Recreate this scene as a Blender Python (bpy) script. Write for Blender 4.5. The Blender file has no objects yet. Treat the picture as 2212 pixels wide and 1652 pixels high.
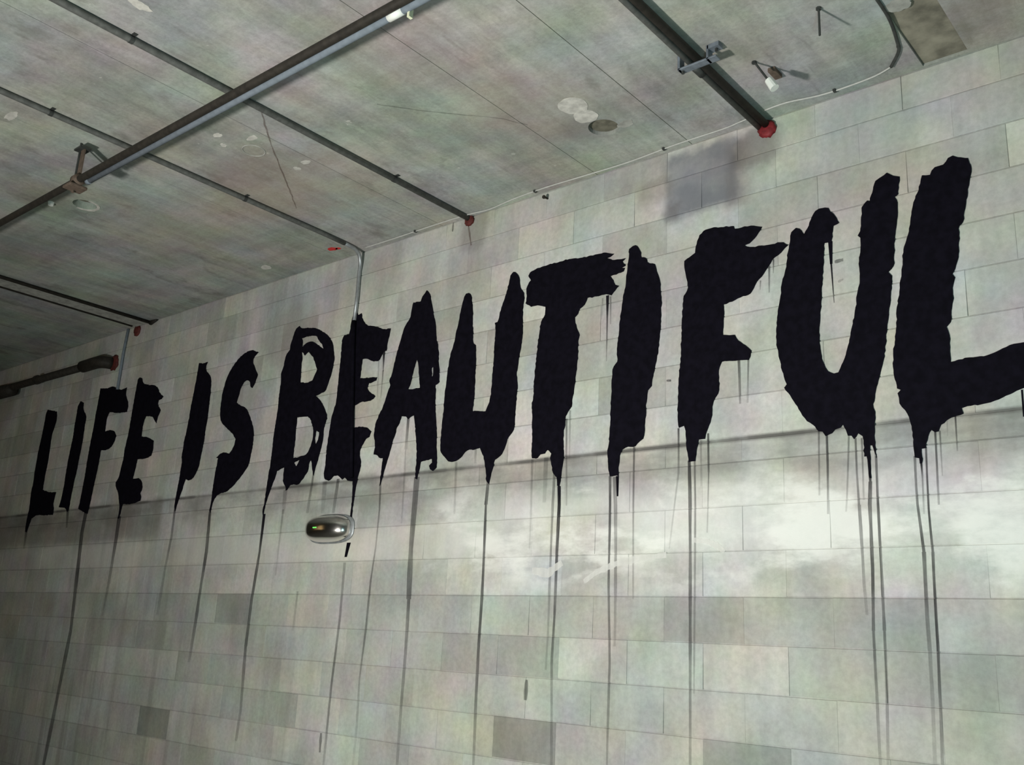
import bpy, bmesh, math, random
from mathutils import Vector, Matrix

scene = bpy.context.scene
COL = scene.collection
random.seed(7)

# ------------------------------------------------------------------ camera
cam_data = bpy.data.cameras.new('camera')
cam_data.sensor_width = 36.0
cam_data.lens = 36.0 * 2083.83 / 2212.0
cam_data.clip_start = 0.02
cam = bpy.data.objects.new('camera', cam_data)
COL.objects.link(cam)
yaw, pitch, roll = -0.711556, 0.268330, 0.051233
fw = Vector((math.sin(yaw) * math.cos(pitch), math.cos(yaw) * math.cos(pitch), math.sin(pitch)))
r0 = Vector((math.cos(yaw), -math.sin(yaw), 0.0))
u0 = r0.cross(fw)
rt = r0 * math.cos(roll) + u0 * math.sin(roll)
up = u0 * math.cos(roll) - r0 * math.sin(roll)
EYE = Vector((0.0, 0.0, 1.5))
rot = Matrix((rt, up, -fw)).transposed()
cam.matrix_world = Matrix.Translation(EYE) @ rot.to_4x4()
scene.camera = cam

# ------------------------------------------------------------------ light
world = bpy.data.worlds.new('world')
scene.world = world
world.use_nodes = True
world.node_tree.nodes['Background'].inputs[0].default_value = (0.03, 0.034, 0.036, 1)
world.node_tree.nodes['Background'].inputs[1].default_value = 1.0


def area(name, loc, target, size, power, color, spread=180):
    l = bpy.data.lights.new(name, 'AREA')
    l.shape = 'DISK'
    l.size = size
    l.energy = power
    l.color = color
    l.spread = math.radians(spread)
    o = bpy.data.objects.new(name, l)
    COL.objects.link(o)
    o.location = loc
    d = Vector(target) - Vector(loc)
    o.rotation_euler = d.to_track_quat('-Z', 'Y').to_euler()
    return o


area('flood_lamp', (-2.8, -1.3, 0.65), (-2.2, 4.0, 2.4), 0.34, 208, (1.0, 0.975, 0.925), 150)
area('cool_fill', (1.0, -0.6, 0.35), (-1.0, 4.0, 1.2), 0.6, 64, (0.58, 0.98, 1.0))  # added unseen fill, tints the right side cool
area('amber_fill', (-11.5, -2.5, 2.4), (-11.0, 4.0, 2.2), 2.4, 8, (1.0, 0.68, 0.30))  # added unseen fill that warms the far left end
scene.view_settings.view_transform = 'Standard'
scene.view_settings.look = 'None'
scene.view_settings.gamma = 1.0
scene.view_settings.use_curve_mapping = False
scene.view_settings.exposure = 0.0

FLOOR, CEIL, WALL = 0.0, 4.085, 4.0          # metres: floor, ceiling underside, face of the painted wall
X0, X1, YB = -16.0, 3.5, -6.0                # the room's other limits
LEDGE = 2.484


# ------------------------------------------------------------------ helpers
class NT:
    """small helper to write node trees"""

    def __init__(self, name):
        self.m = bpy.data.materials.new(name)
        self.m.use_nodes = True
        self.t = self.m.node_tree
        self.b = self.t.nodes['Principled BSDF']
        self.out = self.t.nodes['Material Output']

    def n(self, kind, ins=None, **props):
        nd = self.t.nodes.new(kind)
        for k, v in props.items():
            setattr(nd, k, v)
        for k, v in (ins or {}).items():
            s = nd.inputs[k]
            if hasattr(v, 'links') or isinstance(v, bpy.types.NodeSocket):
                self.t.links.new(v, s)
            else:
                s.default_value = v
        return nd

    def math(self, op, a, b=0.0, clamp=False):
        return self.n('ShaderNodeMath', {0: a, 1: b}, operation=op, use_clamp=clamp).outputs[0]

    def pos(self):
        if not hasattr(self, '_p'):
            self._p = self.n('ShaderNodeNewGeometry').outputs['Position']
        return self._p

    def xyz(self):
        if not hasattr(self, '_s'):
            self._s = self.n('ShaderNodeSeparateXYZ', {0: self.pos()})
        return self._s.outputs

    def noise(self, scale, stretch=(1, 1, 1), detail=4.0, rough=0.55, off=(0, 0, 0), color=False):
        mp = self.n('ShaderNodeMapping', {0: self.pos(), 'Scale': stretch, 'Location': off})
        nz = self.n('ShaderNodeTexNoise', {'Vector': mp.outputs[0], 'Scale': scale, 'Detail': detail, 'Roughness': rough})
        return nz.outputs['Color' if color else 'Fac']

    def ramp(self, v, lo, hi, a=0.0, b=1.0, smooth=True):
        r = self.n('ShaderNodeMapRange', {'Value': v, 'From Min': lo, 'From Max': hi, 'To Min': a, 'To Max': b},
                   interpolation_type='SMOOTHSTEP' if smooth else 'LINEAR', clamp=True) if smooth else \
            self.n('ShaderNodeMapRange', {'Value': v, 'From Min': lo, 'From Max': hi, 'To Min': a, 'To Max': b}, clamp=True)
        return r.outputs[0]

    def mix(self, fac, a, b, blend='MIX'):
        nd = self.n('ShaderNodeMix', data_type='RGBA', blend_type=blend)
        for idx, v in ((0, fac), (6, a), (7, b)):
            s = nd.inputs[idx]
            if isinstance(v, bpy.types.NodeSocket):
                self.t.links.new(v, s)
            else:
                s.default_value = v
        return nd.outputs[2]

    def scale(self, c, f):
        """multiply a colour by a factor socket"""
        return self.n('ShaderNodeVectorMath', {0: c, 'Scale': f}, operation='SCALE').outputs[0]

    def blob(self, x, z, rx, rz, ax='XZ', wob=0.35, nscale=6.0, soft=0.35):
        """mask with a wobbly elliptic edge, on the wall (XZ) or the ceiling (XY)"""
        s = self.xyz()
        a = self.math('DIVIDE', self.math('SUBTRACT', s['X'], x), rx)
        b = self.math('DIVIDE', self.math('SUBTRACT', s['Z' if ax == 'XZ' else 'Y'], z), rz)
        d = self.math('SQRT', self.math('ADD', self.math('MULTIPLY', a, a), self.math('MULTIPLY', b, b)))
        w = self.math('MULTIPLY', self.math('SUBTRACT', self.noise(nscale), 0.5), wob * 2)
        d = self.math('ADD', d, w)
        return self.ramp(d, 1.0 - soft, 1.0 + soft, 1.0, 0.0)

    def boxmask(self, x0, x1, z0, z1, soft=0.04, wob=0.06, nscale=9.0, ax='Z'):
        s = self.xyz()
        w = self.math('MULTIPLY', self.math('SUBTRACT', self.noise(nscale), 0.5), wob * 2)
        x = self.math('ADD', s['X'], w)
        z = self.math('ADD', s[ax], w)
        m = self.math('MULTIPLY', self.ramp(x, x0 - soft, x0 + soft), self.ramp(x, x1 - soft, x1 + soft, 1.0, 0.0))
        return self.math('MULTIPLY', m, self.math('MULTIPLY', self.ramp(z, z0 - soft, z0 + soft), self.ramp(z, z1 - soft, z1 + soft, 1.0, 0.0)))

    def done(self, color, rough=0.9, spec=0.2, metal=0.0, bump=None, bstr=0.3, bdist=0.004):
        for k, v in (('Base Color', color), ('Roughness', rough), ('Metallic', metal), ('Specular IOR Level', spec)):
            s = self.b.inputs[k]
            if isinstance(v, bpy.types.NodeSocket):
                self.t.links.new(v, s)
            else:
                s.default_value = v
        if bump is not None:
            bp = self.n('ShaderNodeBump', {'Height': bump, 'Strength': bstr, 'Distance': bdist})
            self.t.links.new(bp.outputs[0], self.b.inputs['Normal'])
        return self.m


def plain(name, col, rough=0.6, metal=0.0, spec=0.3, grain=0.12, gscale=30.0):
    t = NT(name)
    f = t.ramp(t.noise(gscale, detail=5), 0.25, 0.75, 1 - grain, 1 + grain)
    return t.done(t.scale((*col, 1)[:3], f), rough=rough, metal=metal, spec=spec)


def link_mesh(name, me, mat, parent=None, loc=None):
    o = bpy.data.objects.new(name, me)
    COL.objects.link(o)
    if mat is not None and not me.materials:
        me.materials.append(mat)
    if parent is not None:
        o.parent = parent
    if loc is not None:
        o.location = loc
    return o


def obj(name, bm, mat, parent=None, smooth=False):
    me = bpy.data.meshes.new(name)
    bmesh.ops.recalc_face_normals(bm, faces=bm.faces)
    bm.to_mesh(me)
    bm.free()
    if smooth:
        for p in me.polygons:
            p.use_smooth = True
    return link_mesh(name, me, mat, parent)


def tag(o, label=None, cat=None, group=None, kind=None):
    if label: o['label'] = label
    if cat: o['category'] = cat
    if group: o['group'] = group
    if kind: o['kind'] = kind
    return o


def thing(name, loc, label, cat, group=None):
    o = bpy.data.objects.new(name, None)
    o.empty_display_size = 0.05
    COL.objects.link(o)
    o.location = loc
    bpy.context.view_layer.update()
    return tag(o, label, cat, group)


def put(o, parent):
    """parent o, whose mesh is in world space, without moving it"""
    o.parent = parent
    o.matrix_parent_inverse = Matrix.Translation(parent.location).inverted()
    return o


def part(name, bm, mat, parent, smooth=False, label=None):
    o = put(obj(name, bm, mat, None, smooth), parent)
    if label: o['label'] = label
    return o


def sub(name, bm, mat, parent, smooth=False, label=None):
    """a sub-part of a part built in world space"""
    o = obj(name, bm, mat, None, smooth)
    bpy.context.view_layer.update()
    o.parent = parent
    o.matrix_parent_inverse = parent.matrix_world.inverted()
    if label: o['label'] = label
    return o


def add_box(bm, x0, x1, y0, y1, z0, z1, bevel=0.0):
    g = bmesh.ops.create_cube(bm, size=1.0)
    for v in g['verts']:
        v.co = Vector((x0 + (v.co.x + .5) * (x1 - x0), y0 + (v.co.y + .5) * (y1 - y0), z0 + (v.co.z + .5) * (z1 - z0)))
    if bevel > 0:
        es = list({e for v in g['verts'] for e in v.link_edges})
        bmesh.ops.bevel(bm, geom=es, offset=bevel, segments=2, affect='EDGES', profile=0.5)
    return bm


def box(x0, x1, y0, y1, z0, z1, bevel=0.0):
    return add_box(bmesh.new(), x0, x1, y0, y1, z0, z1, bevel)


def add_tube(bm, pts, r, seg=14, caps=True):
    pts = [Vector(p) for p in pts]
    rr = r if isinstance(r, (list, tuple)) else [r] * len(pts)
    t0 = (pts[1] - pts[0]).normalized()
    ref = Vector((0, 0, 1)) if abs(t0.z) < 0.9 else Vector((1, 0, 0))
    nrm = (ref - t0 * ref.dot(t0)).normalized()
    rings = []
    for i, p in enumerate(pts):
        a = pts[max(i - 1, 0)]
        b = pts[min(i + 1, len(pts) - 1)]
        t = (b - a).normalized()
        nrm = (nrm - t * nrm.dot(t)).normalized()
        bn = t.cross(nrm)
        rings.append([bm.verts.new(p + (nrm * math.cos(q) + bn * math.sin(q)) * rr[i]) for q in [2 * math.pi * k / seg for k in range(seg)]])
    for i in range(len(rings) - 1):
        for k in range(seg):
            bm.faces.new((rings[i][k], rings[i][(k + 1) % seg], rings[i + 1][(k + 1) % seg], rings[i + 1][k]))
    if caps:
        bm.faces.new(rings[0][::-1])
        bm.faces.new(rings[-1])
    return bm


def tube(pts, r, seg=14, caps=True):
    return add_tube(bmesh.new(), pts, r, seg, caps)


def arc(p, a, b, n=6):
    """quadratic fillet a-p-b"""
    p, a, b = Vector(p), Vector(a), Vector(b)
    return [(a * (1 - t) ** 2 + p * 2 * t * (1 - t) + b * t * t) for t in [i / n for i in range(n + 1)]]


def disc(cx, cy, rx, ry, z0, z1, n=28, wob=0.0, seed=0):
    """flat irregular disc lying in the XY plane between z0 and z1"""
    rnd = random.Random(seed)
    bm = bmesh.new()
    lo, hi = [], []
    ph = [rnd.uniform(0, 6.28) for _ in range(4)]
    for k in range(n):
        a = 2 * math.pi * k / n
        f = 1 + wob * (math.sin(2 * a + ph[0]) + 0.7 * math.sin(3 * a + ph[1]) + 0.6 * math.sin(5 * a + ph[2]) + 0.5 * math.sin(9 * a + ph[3]))
        x, y = cx + rx * f * math.cos(a), cy + ry * f * math.sin(a)
        lo.append(bm.verts.new((x, y, z0)))
        hi.append(bm.verts.new((x, y, z1)))
    bm.faces.new(lo[::-1])
    bm.faces.new(hi)
    for k in range(n):
        j = (k + 1) % n
        bm.faces.new((lo[k], lo[j], hi[j], hi[k]))
    return bm


# ------------------------------------------------------------------ materials
def wall_stains_and_light(t, c):
    """weathering and painted-in light shared by blocks and mortar: fine grain, mottling, grime and shade band below the seam, scuffs, patch"""
    s = t.xyz()
    c = t.scale(c, t.ramp(t.noise(38, detail=6, rough=.65), .25, .75, .90, 1.10))
    c = t.scale(c, t.ramp(t.noise(2.6, detail=4), .3, .7, .86, 1.10))
    c = t.scale(c, t.ramp(t.noise(5.0, stretch=(2.2, 1, .35), detail=4, off=(3, 0, 1)), .35, .7, .93, 1.04))
    hue = t.noise(3.2, detail=3, off=(9, 2, 4), color=True)
    hue = t.mix(0.20, (.5, .5, .5, 1), hue)
    c = t.mix(1.0, c, t.scale(hue, 2.0), 'MULTIPLY')
    # grime and painted-in shade under the seam, deepest right at the seam
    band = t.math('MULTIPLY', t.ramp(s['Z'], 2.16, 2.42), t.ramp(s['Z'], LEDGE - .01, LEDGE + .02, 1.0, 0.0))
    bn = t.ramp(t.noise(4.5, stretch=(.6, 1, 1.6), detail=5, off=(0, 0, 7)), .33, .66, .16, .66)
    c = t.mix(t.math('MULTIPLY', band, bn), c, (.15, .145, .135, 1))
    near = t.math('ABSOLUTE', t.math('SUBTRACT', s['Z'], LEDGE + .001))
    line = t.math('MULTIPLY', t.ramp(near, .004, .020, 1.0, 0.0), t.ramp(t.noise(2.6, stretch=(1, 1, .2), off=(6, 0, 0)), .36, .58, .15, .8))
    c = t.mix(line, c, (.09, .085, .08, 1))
    seam_dark = t.math('MULTIPLY', t.ramp(near, .01, .055, 1.0, 0.0), t.ramp(t.noise(1.7, stretch=(1, 1, .3), detail=3, off=(2, 0, 5)), .5, .68, 0, .5))
    c = t.mix(seam_dark, c, (.12, .115, .105, 1))
    # shadow painted into the colour at the far end of the band
    far = t.boxmask(-14, -7.0, 2.18, LEDGE, soft=.06, wob=.05)
    c = t.mix(t.math('MULTIPLY', far, .45), c, (.12, .11, .09, 1))
    # rubbed-off whitish scuffs
    sc = t.math('MULTIPLY', t.boxmask(-4.0, -.2, 1.86, 2.30, soft=.12, wob=.16, nscale=3.5),
                t.ramp(t.noise(3.3, stretch=(.7, 1, 1.7), detail=6, rough=.62, off=(1, 0, 3)), .44, .64))
    c = t.mix(t.math('MULTIPLY', sc, .66), c, (.82, .815, .77, 1))
    lt = t.math('MULTIPLY', t.boxmask(-3.9, 3, 1.97, 2.26, soft=.10, wob=.10, nscale=3), t.ramp(t.noise(2.1, stretch=(.6, 1, 1.4), detail=4, off=(8, 0, 1)), .3, .6, .12, .42))  # brightly lit zone below the seam, painted in as a paler band
    c = t.mix(lt, c, (.80, .80, .76, 1))
    lt = t.math('MULTIPLY', t.boxmask(-9.5, -3.9, 1.97, 2.18, soft=.03, wob=.04, nscale=3), t.ramp(t.noise(2.1, stretch=(.6, 1, 1.4), detail=4, off=(8, 0, 1)), .3, .6, .05, .38))  # the paler band carried on, fainter, over the far half
    c = t.mix(lt, c, (.66, .65, .58, 1))
    # blue-grey rubbed patch under the ceiling and its dark fringe
    pa = t.boxmask(-2.45, -2.03, 3.69, 4.05, soft=.035, wob=.045, nscale=9)
    c = t.mix(t.math('MULTIPLY', pa, t.ramp(t.noise(5), .35, .65, .66, .86)), c, (.155, .162, .185, 1))
    fr = t.boxmask(-2.62, -2.42, 3.81, 3.94, soft=.04, wob=.05, nscale=8)
    c = t.mix(t.math('MULTIPLY', fr, .40), c, (.16, .14, .11, 1))
    fr = t.boxmask(-2.46, -2.36, 3.66, 3.78, soft=.03, wob=.06, nscale=12)
    c = t.mix(t.math('MULTIPLY', fr, .42), c, (.13, .11, .11, 1))
    fr = t.boxmask(-2.09, -1.98, 3.66, 4.02, soft=.03, wob=.05, nscale=8)
    c = t.mix(t.math('MULTIPLY', fr, .34), c, (.14, .12, .11, 1))
    sm = t.blob(-1.93, 3.95, .13, .12, wob=.6, nscale=8)
    c = t.mix(t.math('MULTIPLY', sm, .55), c, (.12, .11, .10, 1))
    st = t.math('MULTIPLY', t.blob(-3.82, 4.0, .12, .16, wob=.5), .45)
    c = t.mix(st, c, (.16, .14, .13, 1))
    st = t.math('MULTIPLY', t.blob(-5.6, 3.62, .35, .22, wob=.6, nscale=4), .30)
    c = t.mix(st, c, (.20, .19, .18, 1))
    # long runs of thin grey water marks down the far half of the lower wall
    run = t.ramp(t.noise(3.4, stretch=(2.6, 1, .16), detail=3, off=(4, 0, 0)), .50, .66)
    run = t.math('MULTIPLY', run, t.math('MULTIPLY', t.ramp(s['Z'], .6, 1.9, 1, .35), t.ramp(s['X'], -4.6, -5.6)))
    c = t.mix(t.math('MULTIPLY', run, .38), c, (.16, .155, .14, 1))
    return c


def block_material(name, src):
    t = NT(name)
    if src == 'object':
        c = t.n('ShaderNodeObjectInfo').outputs['Color']
    else:
        c = t.n('ShaderNodeAttribute', attribute_name='tone').outputs['Color']
    c = wall_stains_and_light(t, c)
    h = t.noise(160, detail=3)
    return t.done(c, rough=.92, spec=.12, bump=h, bstr=.25, bdist=.002)


M_BLOCK = block_material('painted_block', 'object')
M_BLOCK_REST = block_material('painted_block_rest', 'attr')
t = NT('mortar')
M_MORTAR = t.done(wall_stains_and_light(t, t.n('ShaderNodeRGB').outputs[0]), rough=.95, spec=.1)
t.t.nodes['RGB'].outputs[0].default_value = (.37, .368, .34, 1)


def ceiling_material():
    t = NT('raw_concrete')
    oi = t.n('ShaderNodeObjectInfo')
    c = t.n('ShaderNodeRGB').outputs[0]
    t.t.nodes['RGB'].outputs[0].default_value = (.375, .390, .355, 1)
    c = t.scale(c, t.ramp(oi.outputs['Random'], 0, 1, .95, 1.05, smooth=False))
    c = t.scale(c, t.ramp(t.noise(45, detail=6, rough=.7), .25, .75, .88, 1.12))
    c = t.scale(c, t.ramp(t.noise(1.9, detail=5, off=(5, 1, 0)), .3, .7, .80, 1.16))
    # faint board marks along and across
    c = t.scale(c, t.ramp(t.noise(3.0, stretch=(4.5, .6, 1), detail=5, rough=.62, off=(2, 2, 0)), .35, .68, .89, 1.06))
    st = t.ramp(t.noise(7.0, stretch=(3.5, .5, 1), detail=4, rough=.6, off=(1, 5, 0)), .60, .72)
    c = t.mix(t.math('MULTIPLY', st, .24), c, (.14, .14, .125, 1))
    c = t.scale(c, t.ramp(t.noise(3.2, stretch=(.45, 4.0, 1), detail=4, off=(7, 2, 0)), .35, .7, .94, 1.05))
    hue = t.mix(0.24, (.5, .5, .5, 1), t.noise(2.4, detail=3, off=(9, 2, 4), color=True))
    c = t.mix(1.0, c, t.scale(hue, 2.0), 'MULTIPLY')
    # dark smudges
    d = t.ramp(t.noise(5.5, stretch=(1, .55, 1), detail=5, rough=.62, off=(0, 6, 0)), .56, .72)
    c = t.mix(t.math('MULTIPLY', d, .45), c, (.15, .145, .13, 1))
    # chalky specks
    w = t.ramp(t.noise(17, detail=4, rough=.6, off=(3, 3, 3)), .68, .76)
    w = t.math('MULTIPLY', w, t.ramp(t.noise(1.6, off=(0, 8, 0)), .45, .6))
    c = t.mix(t.math('MULTIPLY', w, .55), c, (.66, .65, .60, 1))
    # rusty zones
    for x, y, rx, ry, f in ((-4.45, 3.05, .55, .35, .30), (-2.75, 3.25, .35, .30, .22), (-5.6, 3.1, .5, .4, .15), (-2.9, 2.5, .35, .3, .16)):
        c = t.mix(t.math('MULTIPLY', t.blob(x, y, rx, ry, ax='XY', wob=.6, nscale=5, soft=.6), f), c, (.34, .22, .15, 1))
    # dark rub beside the round core hole, and the yellowish stain by the far right pocket
    c = t.mix(t.math('MULTIPLY', t.blob(-2.66, 3.56, .13, .12, ax='XY', wob=.7, nscale=9, soft=.5), .40), c, (.17, .165, .15, 1))
    c = t.mix(t.math('MULTIPLY', t.blob(-.78, 3.78, .20, .30, ax='XY', wob=.5, nscale=6, soft=.5), .30), c, (.26, .22, .13, 1))
    h = t.noise(90, detail=4)
    return t.done(c, rough=.95, spec=.1, bump=h, bstr=.35, bdist=.004)


M_CEIL = ceiling_material()
M_PLASTER = plain('white_plaster', (.56, .545, .50), rough=.95, grain=.22, gscale=24)
M_PLASTER_GREY = plain('grey_plaster', (.36, .36, .33), rough=.95, grain=.25, gscale=22)
M_HOLE = plain('raw_hole_face', (.150, .142, .108), rough=.95, grain=.3, gscale=26)
M_POCKET = plain('brown_pocket_face', (.22, .205, .16), rough=.95, grain=.45, gscale=9)
M_FLOOR = plain('concrete_floor', (.22, .215, .20), rough=.85, grain=.25, gscale=3)
M_SIDE = plain('bare_wall', (.20, .19, .165), rough=.92, grain=.2, gscale=4)
M_IRON = plain('dull_black_iron', (.030, .026, .021), rough=.65, metal=.2, grain=.3)
M_DARKPIPE = plain('dark_conduit', (.062, .066, .063), rough=.55, metal=.4, grain=.25)
M_GALV = plain('galvanised_steel', (.36, .38, .39), rough=.45, metal=.6, grain=.2)
M_BRACKET = plain('zinc_strut', (.22, .25, .29), rough=.5, metal=.5, grain=.25)
M_CONDUIT = plain('weathered_conduit', (.125, .13, .122), rough=.6, metal=.2, grain=.25)
M_BLUEPIPE = plain('blue_grey_pipe', (.175, .205, .235), rough=.95, spec=.05, grain=.12)
M_CABLE = plain('pale_cable', (.50, .50, .47), rough=.45, grain=.08)
M_SEAL = plain('red_sealant', (.19, .018, .022), rough=.6, grain=.35, gscale=40)
M_SEAL_DARK = plain('dark_red_sealant', (.10, .022, .018), rough=.7, grain=.35, gscale=40)
M_REDPAINT = plain('red_marking_paint', (.55, .03, .03), rough=.7, grain=.2)
M_RUST = plain('rusty_clamp', (.115, .085, .065), rough=.8, grain=.3)
M_WHITE = plain('white_plastic', (.80, .83, .78), rough=.4, grain=.05)
M_CREAM = plain('cream_plastic', (.70, .72, .52), rough=.5, grain=.05)
t = NT('chrome_cover')
M_CHROME = t.done((.74, .72, .69, 1), rough=.2, metal=1.0)
t = NT('green_led')
t.b.inputs['Emission Color'].default_value = (.15, 1, .12, 1)
t.b.inputs['Emission Strength'].default_value = 1.2
M_LED = t.done((.1, .6, .1, 1), rough=.3)

t = NT('black_paint')
_c = t.scale((.0040, .0034, .0068), t.ramp(t.noise(25, detail=5), .3, .7, .7, 1.3))
M_PAINT = t.done(_c, rough=.8, spec=.06)


def wash(name, alpha=None):
    """black paint that ran out thin, the wall showing through; without a value the mesh carries it as 'run'"""
    t = NT(name)
    f = t.ramp(t.noise(9, stretch=(3, 1, .6), detail=4), .25, .75, .74, 1.22)
    f = t.math('MULTIPLY', f, t.n('ShaderNodeAttribute', attribute_name='run').outputs['Fac'] if alpha is None else alpha, clamp=True)
    t.done((.010, .009, .013, 1), rough=.8, spec=.06)
    t.t.links.new(f, t.b.inputs['Alpha'])
    return t.m


M_RUN = wash('paint_run')
M_WASH = {.3: wash('paint_run_faint', .20), .5: wash('paint_run_thin', .36), .7: wash('paint_run', .55)}
M_CRACK = wash('hairline_crack', .22)
M_CHALK = wash('chalk_scuff', .5)
M_CHALK.node_tree.nodes['Principled BSDF'].inputs['Base Color'].default_value = (.82, .81, .77, 1)
M_RUSTRUN = wash('rust_run', .35)
M_RUSTRUN.node_tree.nodes['Principled BSDF'].inputs['Base Color'].default_value = (.10, .045, .03, 1)


# ------------------------------------------------------------------ the setting
floor = tag(obj('floor', box(X0 - .2, X1 + .2, YB - .2, WALL + .2, -.15, FLOOR), M_FLOOR), 'bare grey concrete floor', kind='structure')
tag(obj('wall_left', box(X0 - .2, X0, YB, WALL, FLOOR, CEIL), M_SIDE), 'bare concrete wall at the far dark end', kind='structure')
tag(obj('wall_right', box(X1, X1 + .2, YB, WALL, FLOOR, CEIL), M_SIDE), 'bare concrete wall to the right', kind='structure')
tag(obj('wall_front', box(X0 - .2, X1 + .2, YB - .2, YB, FLOOR, CEIL), M_SIDE), 'bare concrete wall behind the viewer', kind='structure')
MORTAR_Y = WALL + .005
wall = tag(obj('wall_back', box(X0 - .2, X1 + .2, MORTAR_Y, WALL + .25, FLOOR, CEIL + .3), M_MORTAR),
           'pale painted concrete block wall carrying big black brushed lettering', kind='structure')
ceiling = tag(obj('ceiling', box(X0 - .2, X1 + .2, YB - .2, WALL + .25, CEIL + .2, CEIL + .35), M_CEIL),
              'raw grey concrete ceiling with joints, stains and plaster patches', kind='structure')

# ---- the blocks: courses of 203 mm, running bond, 406 mm long
COURSE, LEN, JX, JZ = .2032, .4064, .0002, .0046
rows = []
z = 1.566
while z > FLOOR:
    z -= COURSE
k0 = round((1.566 - z) / COURSE)
levels = [z + COURSE * i for i in range(0, 40) if z + COURSE * i < LEDGE - .02]
for i, zb in enumerate(levels):
    zt = levels[i + 1] if i + 1 < len(levels) else LEDGE
    rows.append((max(zb, FLOOR), zt, round((zb - 1.566) / COURSE)))
zz, i = LEDGE + .004, 0
while zz < CEIL - .01:
    rows.append((zz, min(zz + COURSE, CEIL), 5 + i))
    zz += COURSE
    i += 1

# blocks that look clearly darker than their neighbours in the wall: x, z inside the block and tone
SPECIAL = [(-6.69, .87, .60), (-3.25, 1.06, .60), (-2.2, 1.66, .80), (-3.68, 1.47, .82), (-3.26, 1.47, .80), (-5.85, 1.68, .72),
           (-2.0, 1.02, .72), (-1.6, 1.66, .86), (-5.45, 3.55, .84), (-1.97, 2.95, .92), (-2.6, 2.75, .82), (-3.0, 3.25, .88),
           (-6.2, 1.3, .86), (-1.35, 1.45, .9), (-2.55, 1.45, 1.06), (-1.1, 1.04, .84), (-4.35, 1.2, .88), (-4.2, 3.1, .9)]


def px(p):
    d = Vector(p) - EYE
    w = d.dot(fw)
    if w < .1:
        return None
    return (1106 + 2083.83 * d.dot(rt) / w, 826 - 2083.83 * d.dot(up) / w)


def seen_area(x0, x1, z0, z1):
    ps = [px((a, WALL, b)) for a, b in ((x0, z0), (x1, z0), (x1, z1), (x0, z1))]
    if any(p is None for p in ps):
        return 0
    q = [(min(max(p[0], 0), 2212), min(max(p[1], 0), 1652)) for p in ps]
    return abs(sum(q[i][0] * q[(i + 1) % 4][1] - q[(i + 1) % 4][0] * q[i][1] for i in range(4))) / 2


blocks = []
rb = random.Random(11)
for zb, zt, r in rows:
    ph = -3.455 + (LEN / 2 if (r + 3) % 2 else 0.0)
    n0 = math.floor((X0 - ph) / LEN)
    x = ph + n0 * LEN
    while x < X1:
        a, b = max(x, X0), min(x + LEN, X1)
        if b - a > .02:
            tone = rb.gauss(1.0, .075 if zb > LEDGE - .1 else .065)
            for sx, sz, st in SPECIAL:
                if a < sx < b and zb < sz < zt:
                    tone = st
            tint = rb.uniform(-.022, .022)
            g = rb.uniform(-.012, .012)
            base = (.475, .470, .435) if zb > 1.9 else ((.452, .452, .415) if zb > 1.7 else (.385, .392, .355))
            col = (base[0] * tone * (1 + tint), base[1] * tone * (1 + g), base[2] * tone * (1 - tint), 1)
            blocks.append((seen_area(a, b, zb, zt), a, b, zb, zt, col))
        x += LEN
blocks.sort(key=lambda q: -q[0])


def add_block(bm, cx, cz, w, h, seed, y=0.0):
    """one block face: front standing proud of the joint with a worn arris; returns its faces"""
    rs = random.Random(seed)
    w, h = w - JX, h - JZ
    bev = .0022
    f0 = .0050
    back, mid, fr = [], [], []
    for sx, sz in ((-1, -1), (1, -1), (1, 1), (-1, 1)):
        jx, jz = rs.uniform(-.0012, .0012), rs.uniform(-.0012, .0012)
        X, Zc = cx + sx * w / 2 + jx, cz + sz * h / 2 + jz
        back.append(bm.verts.new((X, y + .004, Zc)))
        mid.append(bm.verts.new((X, y - f0 + bev * .7, Zc)))
        fr.append(bm.verts.new((X - sx * bev * .6, y - f0, Zc - sz * bev)))
    fs = [bm.faces.new(fr)]
    for i in range(4):
        j = (i + 1) % 4
        fs.append(bm.faces.new((back[i], back[j], mid[j], mid[i])))
        fs.append(bm.faces.new((mid[i], mid[j], fr[j], fr[i])))
    return fs


block_meshes = {}
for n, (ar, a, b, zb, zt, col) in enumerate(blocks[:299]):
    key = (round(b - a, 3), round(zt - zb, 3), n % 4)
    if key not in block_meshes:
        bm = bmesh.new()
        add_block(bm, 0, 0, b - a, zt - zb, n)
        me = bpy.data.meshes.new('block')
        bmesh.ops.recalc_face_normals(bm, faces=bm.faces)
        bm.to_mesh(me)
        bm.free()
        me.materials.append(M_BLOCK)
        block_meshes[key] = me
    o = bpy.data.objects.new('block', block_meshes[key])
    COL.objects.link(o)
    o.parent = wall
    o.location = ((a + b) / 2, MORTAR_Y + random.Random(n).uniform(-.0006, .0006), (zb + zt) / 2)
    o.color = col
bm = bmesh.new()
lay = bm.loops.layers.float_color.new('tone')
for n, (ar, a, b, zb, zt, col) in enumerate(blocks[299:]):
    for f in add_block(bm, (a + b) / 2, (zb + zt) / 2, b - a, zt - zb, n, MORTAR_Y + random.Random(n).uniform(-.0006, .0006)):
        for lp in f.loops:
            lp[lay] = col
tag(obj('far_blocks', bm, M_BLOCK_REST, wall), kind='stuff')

# ---- the ceiling panels
edges = [-16.0, -14.4, -13.2, -12.0, -10.8, -9.6, -8.4, -7.25, -6.15, -5.07, -4.10, -2.89, -2.29, .1, 1.3, 2.5, 3.5]
HOLE1 = (-2.572, 3.597, .079)
HOLE2 = (-5.80, 2.475, .072)
POCKET = (-1.115, -.925, 3.50, 3.985)
rp = random.Random(5)


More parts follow.
